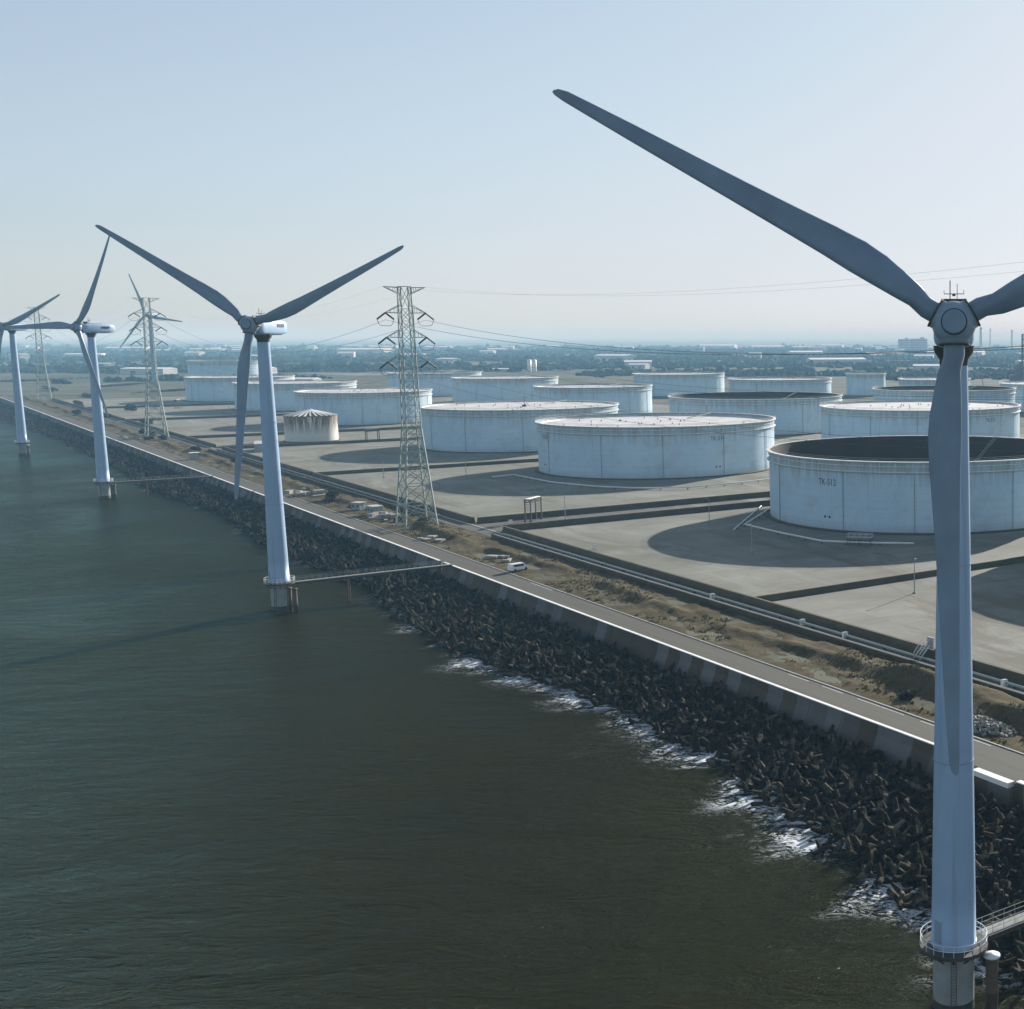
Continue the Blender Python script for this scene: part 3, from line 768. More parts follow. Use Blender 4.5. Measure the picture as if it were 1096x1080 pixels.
# ------------------------------------------------------------------ oil tanks
def text_mesh(txt, size):
    cu = bpy.data.curves.new('t', 'FONT'); cu.body = txt; cu.size = size; cu.align_x = 'CENTER'; cu.resolution_u = 2
    o = bpy.data.objects.new('t', cu); COL.objects.link(o)
    bpy.context.view_layer.update()
    me = bpy.data.meshes.new_from_object(o.evaluated_get(bpy.context.evaluated_depsgraph_get()))
    bm = bmesh.new(); bm.from_mesh(me)
    xs = [v.co.x for v in bm.verts]
    bmesh.ops.triangulate(bm, faces=bm.faces[:])
    V = [tuple(v.co) for v in bm.verts]; F = [tuple(v.index for v in f.verts) for f in bm.faces]
    bm.free(); bpy.data.objects.remove(o); bpy.data.curves.remove(cu); bpy.data.meshes.remove(me)
    return V, F
def make_tank(lab, x, y, R, H=22.0, roof=20.3, marks=(), base=GZ, roof_mat='roof', girder2=True, mast=False, stair_az=None, pipes=5, seg=96):
    az_cam = math.atan2(-y, -x)                       # direction from the tank towards the sea side
    t = empty('oil_tank', lab, 'oil tank', (x, y, base), 0, 'floating roof oil tanks')
    s = MB(); s.lathe([(R, 0), (R, H)], seg); sh = s.build('shell', M['shell'], t)
    s = MB(); s.lathe([(R - .25, H), (R - .25, roof - 1)], seg); s.build('inner_wall', M['rust_shade' if roof_mat == 'rust_shade' else 'shell'], t)
    g = MB(); g.lathe([(R - .3, H), (R + .95, H), (R + .95, H + .28), (R - .3, H + .28)], seg, smooth=False)
    g.build('rim_walkway', M['girder'], t)
    if girder2:
        g2 = MB(); g2.lathe([(R + .01, H - 3.1), (R + .75, H - 3.1), (R + .75, H - 2.85), (R + .01, H - 2.85)], seg, smooth=False)
        g2.lathe([(R + .01, H - 1.3), (R + .3, H - 1.3), (R + .3, H - 1.15), (R + .01, H - 1.15)], seg, smooth=False)
        for k in range(seg // 2):
            a = 2 * math.pi * (k + .5) / (seg // 2)
            g2.bar(((R + .02) * math.cos(a), (R + .02) * math.sin(a), H - 1.3), ((R + .8) * math.cos(a), (R + .8) * math.sin(a), H - .02), .12)
        g2.build('wind_girder', M['girder'], t)
    rl = MB()
    for z in (H + .85, H + 1.35): rl.tube([((R + .85) * math.cos(2 * math.pi * i / 72), (R + .85) * math.sin(2 * math.pi * i / 72), z) for i in range(72)], .04, 4, True)
    for k in range(72):
        a = 2 * math.pi * k / 72; rl.bar(((R + .85) * math.cos(a), (R + .85) * math.sin(a), H + .28), ((R + .85) * math.cos(a), (R + .85) * math.sin(a), H + 1.35), .05)
    rl.build('railing', M['galv'], t)
    r = MB(); r.lathe([(R - .6, roof), (R - .6, roof + .9), (R - 1.0, roof + .9), (R - 1.2, roof + .25), (R * .5, roof + .15), (.02, roof + .1)], 64, smooth=False)
    for k in range(26):
        a = rnd.uniform(0, 6.28); q = rnd.uniform(.2, .95) * (R - 4); r.lathe([(.35, roof + .1), (.35, roof + .95), (.02, roof + .95)], 8, (q * math.cos(a), q * math.sin(a), 0))
    rf = r.build('floating_roof', M[roof_mat], t)
    # rolling ladder from rim to roof
    la = MB(); a = az_cam + 2.6
    p0 = Vector(((R - .8) * math.cos(a), (R - .8) * math.sin(a), H + .5)); p1 = Vector(((R - 26) * math.cos(a), (R - 26) * math.sin(a), roof + .6))
    sd = Vector((-math.sin(a), math.cos(a), 0)) * .5
    for k in (-1, 1): la.bar(p0 + sd * k, p1 + sd * k, .14, .3)
    for k in range(14): q = p0.lerp(p1, k / 14); la.bar(q - sd, q + sd, .08)
    la.build('rolling_ladder', M['galv'], t)
    for i in range(pipes):
        a = az_cam + R_(-62 + i * 124 / max(1, pipes - 1) + rnd.uniform(-5, 5))
        d = MB(); c, sn_ = math.cos(a), math.sin(a)
        d.tube([((R + .22) * c, (R + .22) * sn_, .2), ((R + .22) * c, (R + .22) * sn_, H - 3.2)], .11, 6)
        d.build('drain_pipe', M['galv'], t)
    st = MB(); a0 = az_cam + (stair_az if stair_az is not None else R_(100)); n = 60
    for i in range(n):
        a = a0 + i * (H - 1) / R * .9 / n; z = .4 + (H - 1.0) * i / n
        c, sn_ = math.cos(a), math.sin(a); st.box(((R + .6) * c, (R + .6) * sn_, z), (1.0, .34, .08), a)
    pts = [((R + 1.1) * math.cos(a0 + i * (H - 1) / R * .9 / n), (R + 1.1) * math.sin(a0 + i * (H - 1) / R * .9 / n), 1.3 + (H - 1.0) * i / n) for i in range(n)]
    st.tube(pts, .05, 4)
    st.build('spiral_stair', M['galv'], t)
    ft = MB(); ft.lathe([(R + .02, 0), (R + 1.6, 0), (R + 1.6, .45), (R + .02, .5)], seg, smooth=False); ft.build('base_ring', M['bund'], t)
    for txt, da, zz, size in marks:
        V, F = text_mesh(txt, size); m = MB(); a = az_cam + R_(da)
        vs = []
        for (px, py, _) in V:
            b = a + px * .78 / R; vs.append(((R + .05) * math.cos(b), (R + .05) * math.sin(b), zz + py))
        m.add(vs, F); m.build('tank_number', M['letter'], t)
        mh = MB()
        for o_ in (-.9, .9):
            b = a + o_ / R; e = Vector((math.cos(b), math.sin(b), 0)); sd = Vector((-math.sin(b), math.cos(b), 0))
            mh.add([tuple(e * (R + .06) + sd * .42 * math.cos(q) + Vector((0, 0, 4.3 + .42 * math.sin(q)))) for q in [2 * math.pi * k / 12 for k in range(12)]], [tuple(range(12))])
        mh.build('manhole', M['dark'], t)
    if mast:
        m = MB(); m.bar((2, 0, roof), (2, 0, roof + 6), .25); m.bar((5, 0, roof), (2, 0, roof + 4.6), .2); m.bar((2, -1.2, roof + 4.2), (2, 1.2, roof + 4.2), .16)
        m.bar((2, 0, roof + 5.2), (3.6, .5, roof + 5.6), .2); m.box((2, 0, roof + .6), (2.2, 2.2, 1.0)); m.build('roof_mast', M['dark_steel'], t)
    return t
make_tank('huge nearest oil tank marked TK-512, open with a dark sunken roof', -9, 445, 53, roof=9.0, marks=(('TK-512', -35, 14.2, 2.9),), roof_mat='rust_shade', seg=128, stair_az=R_(-125))
make_tank('white front-row oil tank marked TK-514 with a pale roof, between the nearest pylon and TK-512', -135, 598, 53, roof=20.4, marks=(('TK-514', 28, 15.6, 2.9), ('TK-514', -66, 15.6, 2.9)), seg=128)
make_tank('white oil tank marked TK-513 standing directly behind the nearest tank', -17, 723, 55, roof=20.9, marks=(('TK-513', 42, 15.4, 2.9),), seg=112)
make_tank('front-row oil tank just right of the nearest pylon, a small mast on its pale roof', -239, 723, 52, roof=21.2, mast=True, seg=112)
make_tank('banded oil tank rising directly behind the tank marked TK-514', -278, 1014, 44, H=21.9, roof=20.6)
make_tank('oil tank behind the small ribbed tank, left of the nearest pylon', -415, 922, 44, roof=21.2, H=21.9)
make_tank('oil tank behind the tower of the second turbine', -549, 1093, 46, roof=21.0)
make_tank('blue-shaded oil tank at the left end of the front row, left of the second tower', -678, 1245, 46, roof=21.0)
make_tank('big open tank with a dark slot of shaded roof, between TK-514 and TK-513', -126, 842, 55, roof=16.5, roof_mat='rust_shade', seg=112)
make_tank('hazy tank with pale top seen through and right of the nearest pylon', -533, 1348, 45, roof=21.2, H=23)
make_tank('hazy low-looking tank behind the front-row tank with the roof mast', -417, 1221, 47, roof=21.0)
make_tank('hazy tank at the back of the yard, left of the dark-slotted open tank', -281, 1348, 46, roof=21.0)
make_tank('hazy back-row tank right above the open dark-slotted tank', -155, 1184, 46, roof=20.6)
make_tank('open tank with a dark roof slot directly behind TK-513 at the right', -5, 958, 52, roof=19.0, roof_mat='rust_shade')
make_tank('small pale fixed tank standing alone at the back, left of the nearest tower', -87, 1330, 20, roof=21.8, girder2=False, pipes=3, seg=48)
make_tank('hazy back-row tank half hidden behind the nearest turbine tower', -15, 1172, 32, H=22, roof=21.4, girder2=False, pipes=3)
make_tank('pale tank cut by the right edge of the picture', 80, 1068, 40, roof=21.2)
make_tank('faraway pale tank rising above the left end of the front row', -1085, 1955, 50, H=24, roof=22.5)
make_tank('oil tank just outside the right edge, whose round shadow falls on the yard', 79, 357, 50, roof=20.4)

def ribbed_tank():
    R, H = 14.0, 14.6
    t = empty('ribbed_tank', 'small tank with a ribbed cone roof and rust streaks behind the second tower', 'tank', (-370, 751, GZ), 0)
    s = MB(); s.lathe([(R, 0), (R, H)], 64); s.build('shell', M['rust_tank'], t)
    r = MB(); r.lathe([(R + .25, H), (R + .25, H + .18), (.02, H + 3.3)], 64, smooth=False); rf = r.build('roof', M['rust'], t)
    rb = MB()
    for k in range(28):
        a = 2 * math.pi * k / 28; rb.bar(((R + .1) * math.cos(a), (R + .1) * math.sin(a), H + .3), (.6 * math.cos(a), .6 * math.sin(a), H + 3.4), .75, .45)
    rb.build('roof_rib', M['pipe_white'], rf)
    MB().lathe([(.6, H + 3.1), (.6, H + 4.0), (.02, H + 4.2)], 12).build('vent', M['galv'], t)
    b = MB(); b.lathe([(R + .02, 0), (R + 1.2, 0), (R + 1.2, .5), (R + .02, .5)], 48, smooth=False); b.build('base_ring', M['bund'], t)
ribbed_tank()

# ------------------------------------------------------------------ bund walls round the tank cells
def bund(lab, a, b, h=1.9, wt=.7, wb=1.7):
    a = Vector(a); b = Vector(b); L = (b - a).length; ang = math.atan2(b.y - a.y, b.x - a.x)
    t = MB()
    prof = [(-wb / 2, 0), (-wt / 2, h), (wt / 2, h), (wb / 2, 0)]
    k = max(1, int(L / 25)); seg = L / k
    for i in range(k):
        x0 = seg * i; x1 = seg * (i + 1) - .03
        vs = [(x0, y, z) for y, z in prof] + [(x1, y, z) for y, z in prof]
        t.add(vs, [(0, 1, 5, 4), (1, 2, 6, 5), (2, 3, 7, 6), (0, 3, 2, 1), (4, 5, 6, 7)])
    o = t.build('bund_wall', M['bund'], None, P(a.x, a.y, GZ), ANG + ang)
    tag(o, lab, 'dike wall', 'low dike walls of the tank yard')
bund('dark dike wall along the lane in front of the nearest tank', (35.0, -140), (35.0, 254))
bund('dark dike wall along the lane in front of TK-514, right of the nearest pylon', (35.0, 280), (35.0, 466))
bund('dark dike wall along the lane from the nearest pylon to the second tower', (35.0, 469), (35.0, 640))
bund('dark dike wall along the far lane, left of the second tower', (35.0, 660), (35.0, 945))
bund('farthest dike wall along the lane near the farther pylon', (35.0, 955), (35.0, 1360))
bund('dike wall along the right-hand side of the cross lane, ending at its corner', (36.0, 256), (250, 256))
bund('dike wall along the left-hand side of the cross lane, in front of TK-514', (36.0, 278.6), (250, 278.6))
bund('dike wall dividing the cells of TK-514 and the tank with the roof mast', (36.0, 468), (250, 468), 1.5)
bund('dike wall dividing the nearest tank from the cell at the right edge', (36.0, 112), (250, 112), 1.4)
bund('dike wall beside the small ribbed tank', (36.0, 642), (250, 642), 1.5)
bund('dike wall between the ribbed tank and the tanks at left', (36.0, 740), (250, 740), 1.5)
bund('dike wall in the far left of the yard, right of the farther pylon', (36.0, 950), (250, 950), 1.5)
bund('dike wall at the left end of the tank yard', (36.0, 1155), (250, 1155), 1.5)
bund('dike wall behind the front row, right of the cross lane', (254, 110), (254, 256), 1.9)
bund('dike wall behind the front row, left of the cross lane', (254, 279), (254, 640), 1.9)
bund('dike wall behind the far half of the front row', (254, 660), (254, 1360), 1.9)
# low wall on the seaward side of the lane
def lane_wall(lab, s0, s1):
    t = MB(); k = max(1, int((s1 - s0) / 20)); L = (s1 - s0) / k
    for i in range(k): t.box((0, L * (i + .5), .55), (.35, L - .03, 1.15))
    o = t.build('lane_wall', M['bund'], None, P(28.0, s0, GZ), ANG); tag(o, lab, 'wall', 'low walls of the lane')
lane_wall('low dark wall between the grass verge and the lane, nearest stretch', -140, 246)
lane_wall('low dark wall between verge and lane beyond the nearest pylon', 300, 640)

# ------------------------------------------------------------------ pylons
PY = {}
def pylon(H=75.4):
    t = empty('lattice_pylon', None, 'pylon')
    wz = 31.0
    def half(z):
        if z < wz: return 4.9 + (2.25 - 4.9) * z / wz
        return 2.25 + (1.55 - 2.25) * (z - wz) / (H - wz)
    # levels
    lv = [0, 7, 13.2, 18.8, 23.6, 27.6, 31.0]; z = 31.0
    while z < H - 3.2: z += 3.75; lv.append(min(z, H))
    lv[-1] = H
    cor = [(-1, -1), (1, -1), (1, 1), (-1, 1)]
    for c in cor:
        m = MB()
        for a, b in zip(lv[:-1], lv[1:]):
            m.bar((c[0] * half(a), c[1] * half(a), a), (c[0] * half(b), c[1] * half(b), b), .42 if a < wz else .30)
        m.box((c[0] * half(0), c[1] * half(0), -.1), (1.5, 1.5, .9))
        m.build('leg', M['galv'], t)
    br = MB()
    for a, b in zip(lv[:-1], lv[1:]):
        w = .20 if a < wz else .13
        for k in range(4):
            c, d = cor[k], cor[(k + 1) % 4]
            pa = Vector((c[0] * half(a), c[1] * half(a), a)); pb = Vector((d[0] * half(b), d[1] * half(b), b))
            pc = Vector((d[0] * half(a), d[1] * half(a), a)); pd = Vector((c[0] * half(b), c[1] * half(b), b))
            br.bar(pa, pb, w); br.bar(pc, pd, w); br.bar(pd, pb, w)
            if a < wz:
                br.bar((pa + pb) / 2, (pa + pd) / 2, w * .7); br.bar((pa + pb) / 2, (pc + pb) / 2, w * .7)
    br.build('bracing', M['galv'], t)
    for zz, L in ((H - 8.2, 6.1), (H - 15.8, 6.1), (H - 23.4, 6.1), (H - .3, 6.3)):
        for sx in (-1, 1):
            h = half(zz); m = MB(); tip = Vector((sx * L, 0, zz + .15)); top = zz == H - .3
            for sy in (-1, 1):
                m.bar((sx * h, sy * h, zz), tip, .22); m.bar((sx * h, sy * h, zz + (-2.0 if top else 2.4)), tip, .17)
                for q in (.33, .66):
                    p = Vector((sx * h, sy * h, zz)).lerp(tip, q); r = Vector((sx * h, sy * h, zz + (-2.0 if top else 2.4))).lerp(tip, q); m.bar(p, r, .1)
            m.bar((sx * h, -h, zz), Vector((sx * h, h, zz)).lerp(tip, .33), .1)
            m.build('crossarm', M['galv'], t)
            if not top:
                for dx in (-1, 1):
                    i = MB(); p0 = tip + Vector((0, 0, -.1)); p1 = tip + Vector((dx * 2.9, dx * 1.2, -2.1)); n = 14
                    pts = []; rad = []
                    for k in range(n * 2 + 1):
                        pts.append(p0.lerp(p1, k / (n * 2))); rad.append(.30 if k % 2 else .16)
                    i.tube(pts, .2, 8, radii=rad); i.build('insulator_string', M['insul'], t)
                j = MB(); a = tip + Vector((-2.9, -1.2, -2.1)); b = tip + Vector((2.9, 1.2, -2.1)); n = 10
                pts = [a.lerp(b, k / n) + Vector((0, 0, -2.0 * (1 - (2 * k / n - 1) ** 6))) for k in range(n + 1)]
                j.tube(pts, .08, 5); j.build('jumper', M['wire'], t)
    return t
py = pylon(); GP = 'lattice pylons along the coast road'
p1 = P(19.0, 285.5, GZ); p2 = P(24.0, 762, GZ); p3 = P(29.5, 1374, GZ)
PYL = []
for i, (p, sc, lab) in enumerate(((p1, 1.0, 'nearest lattice pylon with six crossarms, beside the road left of the front-row tanks'),
                                  (p2, 1.095, 'second lattice pylon, a far turbine showing behind it'),
                                  (p3, 1.16, 'farthest lattice pylon between the third and fourth sea turbines'))):
    o = py if i == 0 else copy_tree(py)
    o.location = p; o.rotation_euler = (0, 0, ANG); o.scale = (sc,) * 3; tag(o, lab, 'pylon', GP); PYL.append((p, sc))
def wire(a, b, sag, lab, grp, r=.07):
    m = MB(); n = 36
    pts = [Vector(a).lerp(Vector(b), k / n) + Vector((0, 0, -4 * sag * (k / n) * (1 - k / n))) for k in range(n + 1)]
    m.tube(pts, r, 5); o = m.build('power_line', M['wire']); tag(o, lab, 'power line', grp)
H = 75.4
p0 = P(19.0, 285.5 - 384, GZ)
spans = ((p1, 1, p0, 1, 8.6, 'thin power line sagging from the nearest pylon towards the right edge', 'power lines from the nearest pylon to the right'),
         (p1, 1, p2, 1.095, 15, 'thin power line between the nearest and the second pylon', 'power lines between the nearer pylons'),
         (p2, 1.095, p3, 1.16, 20, 'thin power line between the second and the farthest pylon', 'power lines between the farther pylons'))
for a, sa, b, sb, sag, lab, grp in spans:
    for zz in (H - 10.3, H - 17.9, H - 25.5):
        for sx in (-1, 1): wire(a + N * (sx * 6.1 * sa) + Vector((0, 0, zz * sa)), b + N * (sx * 6.1 * sb) + Vector((0, 0, zz * sb)), sag, lab, grp, .05 if zz > 60 else .03)
    for sx in (-1, 1): wire(a + N * (sx * 6.3 * sa) + Vector((0, 0, H * sa)), b + N * (sx * 6.3 * sb) + Vector((0, 0, H * sb)), sag * .75, lab, grp, .014)

# ------------------------------------------------------------------ yard furniture
def gantry():
    t = empty('pipe_gantry', None, 'pipe gantry')
    for sx in (-1, 1):
        for sy in (-1, 1):
            m = MB(); m.bar((sx * 3.6 , sy * 1.0, 0), (sx * 3.6, sy * 1.0, 7.2), .3); m.box((sx * 3.6, sy, .2), (.8, .8, .4)); m.build('leg', M['dark_steel'], t)
    b = MB()
    for z in (6.2, 7.2):
        for sy in (-1, 1): b.bar((-4.0, sy, z), (4.0, sy, z), .26)
    for i in range(6):
        x = -3.6 + i * 1.2
        for sy in (-1, 1): b.bar((x, sy, 6.2), (x + 1.2, sy, 7.2), .12)
        b.bar((x, -1, 7.2), (x, 1, 7.2), .14)
    b.build('truss', M['dark_steel'], t)
    l = MB()
    for i in range(9): l.bar((-3.6, -1, .8 + i * .7), (-3.6, 1, .8 + i * .7), .09)
    for i in range(9): l.bar((3.6, -1, .8 + i * .7), (3.6, 1, .8 + i * .7), .09)
    l.build('rung_ladder', M['dark_steel'], t)
    p = MB()
    for y in (-.5, .1, .6): p.tube([(-4, y, 7.45), (4, y, 7.45)], .2, 8)
    p.build('pipe', M['galv'], t)
    return t
gt = gantry()
for i, (n, s, rz, lab) in enumerate(((52.5, 273.5, 40, 'steel pipe gantry spanning the cross lane in front of TK-514'),
                                     (112, 643, 10, 'steel pipe gantry right of the small ribbed tank'),
                                     (97, 1117, 60, 'distant steel gantry in the yard right of the farther pylon'))):
    o = gt if i == 0 else copy_tree(gt)
    o.location = P(n, s, GZ); o.rotation_euler = (0, 0, ANG + R_(rz)); tag(o, lab, 'pipe gantry', 'pipe gantries of the tank yard')

def pipeline(lab, pts, r=.28):
    m = MB(); c = P(*pts[0], GZ); t = empty('pipeline', lab, 'pipeline', c)
    w = [P(n, s, GZ + .85) - c for n, s in pts]; m.tube(w, r, 8); m.build('pipe', M['pipe_white'], t)
    sp = MB()
    for a, b in zip(w[:-1], w[1:]):
        k = max(1, int((b - a).length / 7))
        for i in range(k):
            q = a.lerp(b, i / k); sp.box((q.x, q.y, q.z - .6), (.35, .35, .6))
    sp.build('support', M['bund'], t)
pipeline('white pipeline bending round the foot of TK-514', [(90, 406.5), (100.4, 409), (101, 371), (108, 345), (117, 330), (134, 318), (160, 320), (178, 324)])
pipeline('white pipeline bending round the foot of the nearest tank', [(127.2, 246), (97.5, 215.7), (96.6, 195), (96.5, 188.5), (96.9, 172), (101, 166), (107.5, 158), (114.5, 151)])
pipeline('short white pipeline leaving the nearest tank towards the cross lane', [(125.8, 250.9), (88.5, 207.6)], .2)
t = empty('valve_block', 'white-railed valve platform on the pipeline in front of the nearest tank', 'valve platform', P(104, 163, GZ), ANG + R_(40))
b = MB()
for sx in (-1, 1):
    for sy in (-1, 0, 1): b.bar((sx * 1.0, sy * 3.4, 0), (sx * 1.0, sy * 3.4, 2.2), .16)
for i in range(6): b.box((0, -2.8 + i * 1.1, .9), (.8, .6, 1.1))
b.build('valve', M['dark_steel'], t)
MB().box((0, 0, 2.25), (2.3, 7.2, .14)).build('deck', M['galv'], t)
rr = MB()
for sx in (-1, 1):
    rr.bar((sx * 1.1, -3.6, 3.3), (sx * 1.1, 3.6, 3.3), .09)
    for k in range(5): rr.bar((sx * 1.1, -3.6 + k * 1.8, 2.3), (sx * 1.1, -3.6 + k * 1.8, 3.3), .07)
rr.build('railing', M['pipe_white'], t)

def lane_pipe(lab, n, s0, s1, r, mat):
    t = empty('pipeline', lab, 'pipeline', P(n, s0, GZ), ANG)
    L = s1 - s0; m = MB(); k = int(L / 12)
    m.tube([(0, L * i / k, .75) for i in range(k + 1)], r, 8); m.build('pipe', M[mat], t)
    q = MB()
    for i in range(k): q.box((0, L * (i + .5) / k, .3), (.5, .3, .6))
    q.build('support', M['bund'], t)
lane_pipe('thick grey pipeline running along the near lane, seaward of the kerb', 31.6, -120, 246, .26, 'galv')
lane_pipe('thin pale pipeline running along the near lane beside the low wall', 29.2, -120, 246, .14, 'pipe_white')
lane_pipe('grey pipeline running along the far lane beyond the nearest pylon', 31.6, 300, 640, .26, 'galv')
def lamp(h=8.0):
    t = empty('yard_lamp', None, 'lamp post')
    MB().tube([(0, 0, 0), (0, 0, h)], .12, 8, radii=[.14, .08]).build('pole', M['galv'], t)
    MB().box((0, 0, .2), (.6, .6, .4)).build('base', M['conc_block'], t)
    l = MB(); l.bar((0, 0, h - .1), (.9, 0, h + .1), .09); l.box((1.0, 0, h + .08), (.7, .3, .16)); l.build('lamp_head', M['shed_wall'], t)
    return t
lp = lamp()
for i, (n, s, lab) in enumerate(((72.5, 171, 'thin lamp post left of the nearest tank, in front of its shaded foot'), (71.2, 97, 'thin lamp post in the yard just left of the nearest turbine tower'),
        (61, 268, 'thin lamp post beside the cross lane, right of the gantry'), (83.6, 419, 'thin lamp post at the left tip of the TK-514 shadow'),
        (148, 787, 'thin lamp post right of the small ribbed tank'), (56, 440, 'lamp post in the yard behind the nearest pylon'), (93, 230, 'thin lamp post where the cross lane passes the nearest tank'),
        (120, 1043, 'distant lamp post in the yard left of the second tower'))):
    o = lp if i == 0 else copy_tree(lp)
    o.location = P(n, s, GZ); o.rotation_euler = (0, 0, rnd.uniform(0, 6)); tag(o, lab, 'lamp post', 'lamp posts of the tank yard')

# crossover stair with a white framed panel on the dike
t = empty('crossover_stair', 'white framed crossover stair with a grey panel on the dike beside the lane', 'stair', P(34.6, 47.6, GZ), ANG)
m = MB()
for sy in (-.9, .9):
    m.bar((-2.6, sy, 0), (0, sy, 2.6), .16); m.bar((2.2, sy, 0), (0, sy, 2.6), .16); m.bar((-2.6, sy, 1.0), (0, sy, 3.9), .1); m.bar((2.2, sy, 1.0), (0, sy, 3.9), .1)
m.build('frame', M['white'], t)
m = MB()
for i in range(8):
    m.box((-2.4 + i * .32, 0, .25 + i * .32), (.3, 1.7, .06)); m.box((2.0 - i * .27, 0, .25 + i * .32), (.28, 1.7, .06))
m.build('tread', M['galv'], t)
m = MB(); m.box((-.15, -1.2, 2.9), (.08, 1.8, 2.2)); pn = m.build('panel', M['shed_wall'], t)
m = MB()
for z in (1.8, 4.0): m.bar((-.2, -2.15, z), (-.2, -.25, z), .14)
for y in (-2.15, -.25): m.bar((-.2, y, 1.7), (-.2, y, 4.1), .14)
m.build('panel_frame', M['white'], t)

def cabinet():
    t = empty('utility_cabinet', None, 'cabinet')
    MB().box((0, 0, .62), (1.0, .7, 1.1)).build('body', M['white'], t)
    MB().box((0, 0, 1.22), (1.14, .84, .1), taper=.9).build('lid', M['galv'], t)
    MB().box((0, 0, .04), (1.2, .9, .12)).build('plinth', M['conc_block'], t)
    return t
cb = cabinet()
for i, (n, s, lab) in enumerate(((31.8, 70.2, 'white utility cabinet on the lane left of the crossover stair'), (32.0, 85.6, 'white utility cabinet on the lane, second to the left of the crossover stair'),
        (31.6, 122, 'white utility cabinet on the lane in front of the nearest tank, farther left'), (31.4, 22.8, 'white utility cabinet on the lane at the right edge, right of the nearest tower'),
        (36.8, 194.5, 'white utility cabinet on the dike below TK-514'), (38.5, 257.6, 'white utility cabinet at the corner of the cross lane'))):
    o = cb if i == 0 else copy_tree(cb)
    o.location = P(n, s, GZ + (1.9 if n > 34 else 0)); o.rotation_euler = (0, 0, ANG); tag(o, lab, 'cabinet', 'white utility cabinets')

# parked white van on the verge
def van():
    t = empty('parked_van', 'white van parked on the verge beside the coast road, right of the nearest pylon', 'van', P(11.8, 186, GZ + .12), ANG + R_(14)); t.scale = (1.12, 1.12, 1.05)
    b = MB()
    prof = [(-2.3, .35), (2.3, .35), (2.35, .95), (1.75, 1.1), (1.05, 1.85), (-2.15, 1.9), (-2.32, 1.1)]
    for i, (x, z) in enumerate(prof): pass
    n = len(prof); W = .88
    vs = [(x, -W * (.86 if z > 1.3 else 1), z) for x, z in prof] + [(x, W * (.86 if z > 1.3 else 1), z) for x, z in prof]
    b.add(vs, [tuple(range(n)), tuple(reversed(range(n, 2 * n)))] + [(i, n + i, n + (i + 1) % n, (i + 1) % n) for i in range(n)])
    b.build('body', M['white'], t)
    g = MB(); g.add([(1.72, -.72, 1.16), (1.72, .72, 1.16), (1.12, .66, 1.80), (1.12, -.66, 1.80)], [(0, 1, 2, 3)])
    g.v = [(x + .03, y, z + .03) for x, y, z in g.v]; g.build('windscreen', M['glass'], t)
    for sy in (-1, 1):
        w = MB(); w.box((-.4, sy * .83, 1.45), (2.6, .05, .5)); w.build('side_window', M['glass'], t)
        for x in (-1.45, 1.45):
            q = MB(); q.v = []; tmp = MB(); tmp.lathe([(.02, -.11), (.33, -.11), (.36, 0), (.33, .11), (.02, .11)], 16)
            q.add([(x + a, sy * .82 + c, .36 + b_) for a, b_, c in tmp.v], tmp.f); q.build('wheel', M['tyre'], t)
        h = MB(); h.box((2.33, sy * .62, .82), (.08, .3, .18)); h.build('headlight', M['glazing'], t)
van()
# works huts, block stacks, pallets and rubble near the nearest pylon
def hut(lab, n, s, d, rz=0, roof='shed_roof'):
    t = empty('works_hut', lab, 'hut', P(n, s, verge_z(n, s) if n < 28 else GZ), ANG + R_(rz))
    MB().box((0, 0, d[2] / 2), d).build('wall', M['shed_wall'], t)
    MB().box((0, 0, d[2] + .12), (d[0] + .5, d[1] + .5, .22)).build('roof', M[roof], t)
    w = MB()
    for y in (-d[1] * .28, d[1] * .28): w.box((-d[0] / 2 - .012, y, d[2] * .58), (.05, d[1] * .22, d[2] * .32))
    w.build('window', M['glazing'], t)
    MB().box((d[0] * .1, -d[1] / 2 - .012, d[2] * .42), (d[0] * .3, .05, d[2] * .8)).build('door', M['hub_paint'], t)
hut('long pale hut left of the second tower at the yard edge', 49, 622, (5, 22, 4.2), -14)
hut('small works hut beside the road left of the nearest pylon', 17.2, 322, (3.2, 4.6, 2.6), 8)
hut('small works hut with flat roof just farther along from the nearest pylon', 16.6, 338, (3, 3.6, 2.4), 30)
hut('concrete hut beside the road between the second and third towers', 12.0, 588, (3.6, 3.2, 3.2), 4, 'coping')
def blocks(lab, n, s, k, spread, seed, hmin=.5, hmax=1.6):
    r = random.Random(seed)
    t = empty('block_stack', lab, 'concrete blocks', P(n, s, GZ), ANG, 'heaps of concrete blocks on the verge')
    for i in range(k):
        a, b = r.uniform(-spread, spread) * .5, r.uniform(-spread, spread); h = r.uniform(hmin, hmax)
        z = verge_z(n + a, s + b) - GZ if 8.8 < n + a < 28 else 0
        m = MB(); m.box((a, b, z + h / 2 - .05), (r.uniform(.8, 2.4), r.uniform(1.2, 4.0), h), r.uniform(0, 3)); m.build('block', M['conc_block'] if r.random() < .6 else M['stone'], t)
blocks('pale concrete blocks scattered beside the road right of the second tower', 16.2, 398, 14, 12, 1)
blocks('concrete blocks and slabs stacked left of the nearest pylon foot', 16.5, 309, 10, 7, 2)
blocks('concrete slabs lying right of the nearest pylon foot', 12.6, 252, 7, 6, 3, .3, 1.0)
blocks('pale slabs on the verge behind the parked van', 15.6, 205, 5, 5, 4, .3, .9)
blocks('pale slabs on the verge far along, left of the third tower', 14.5, 760, 10, 16, 6)
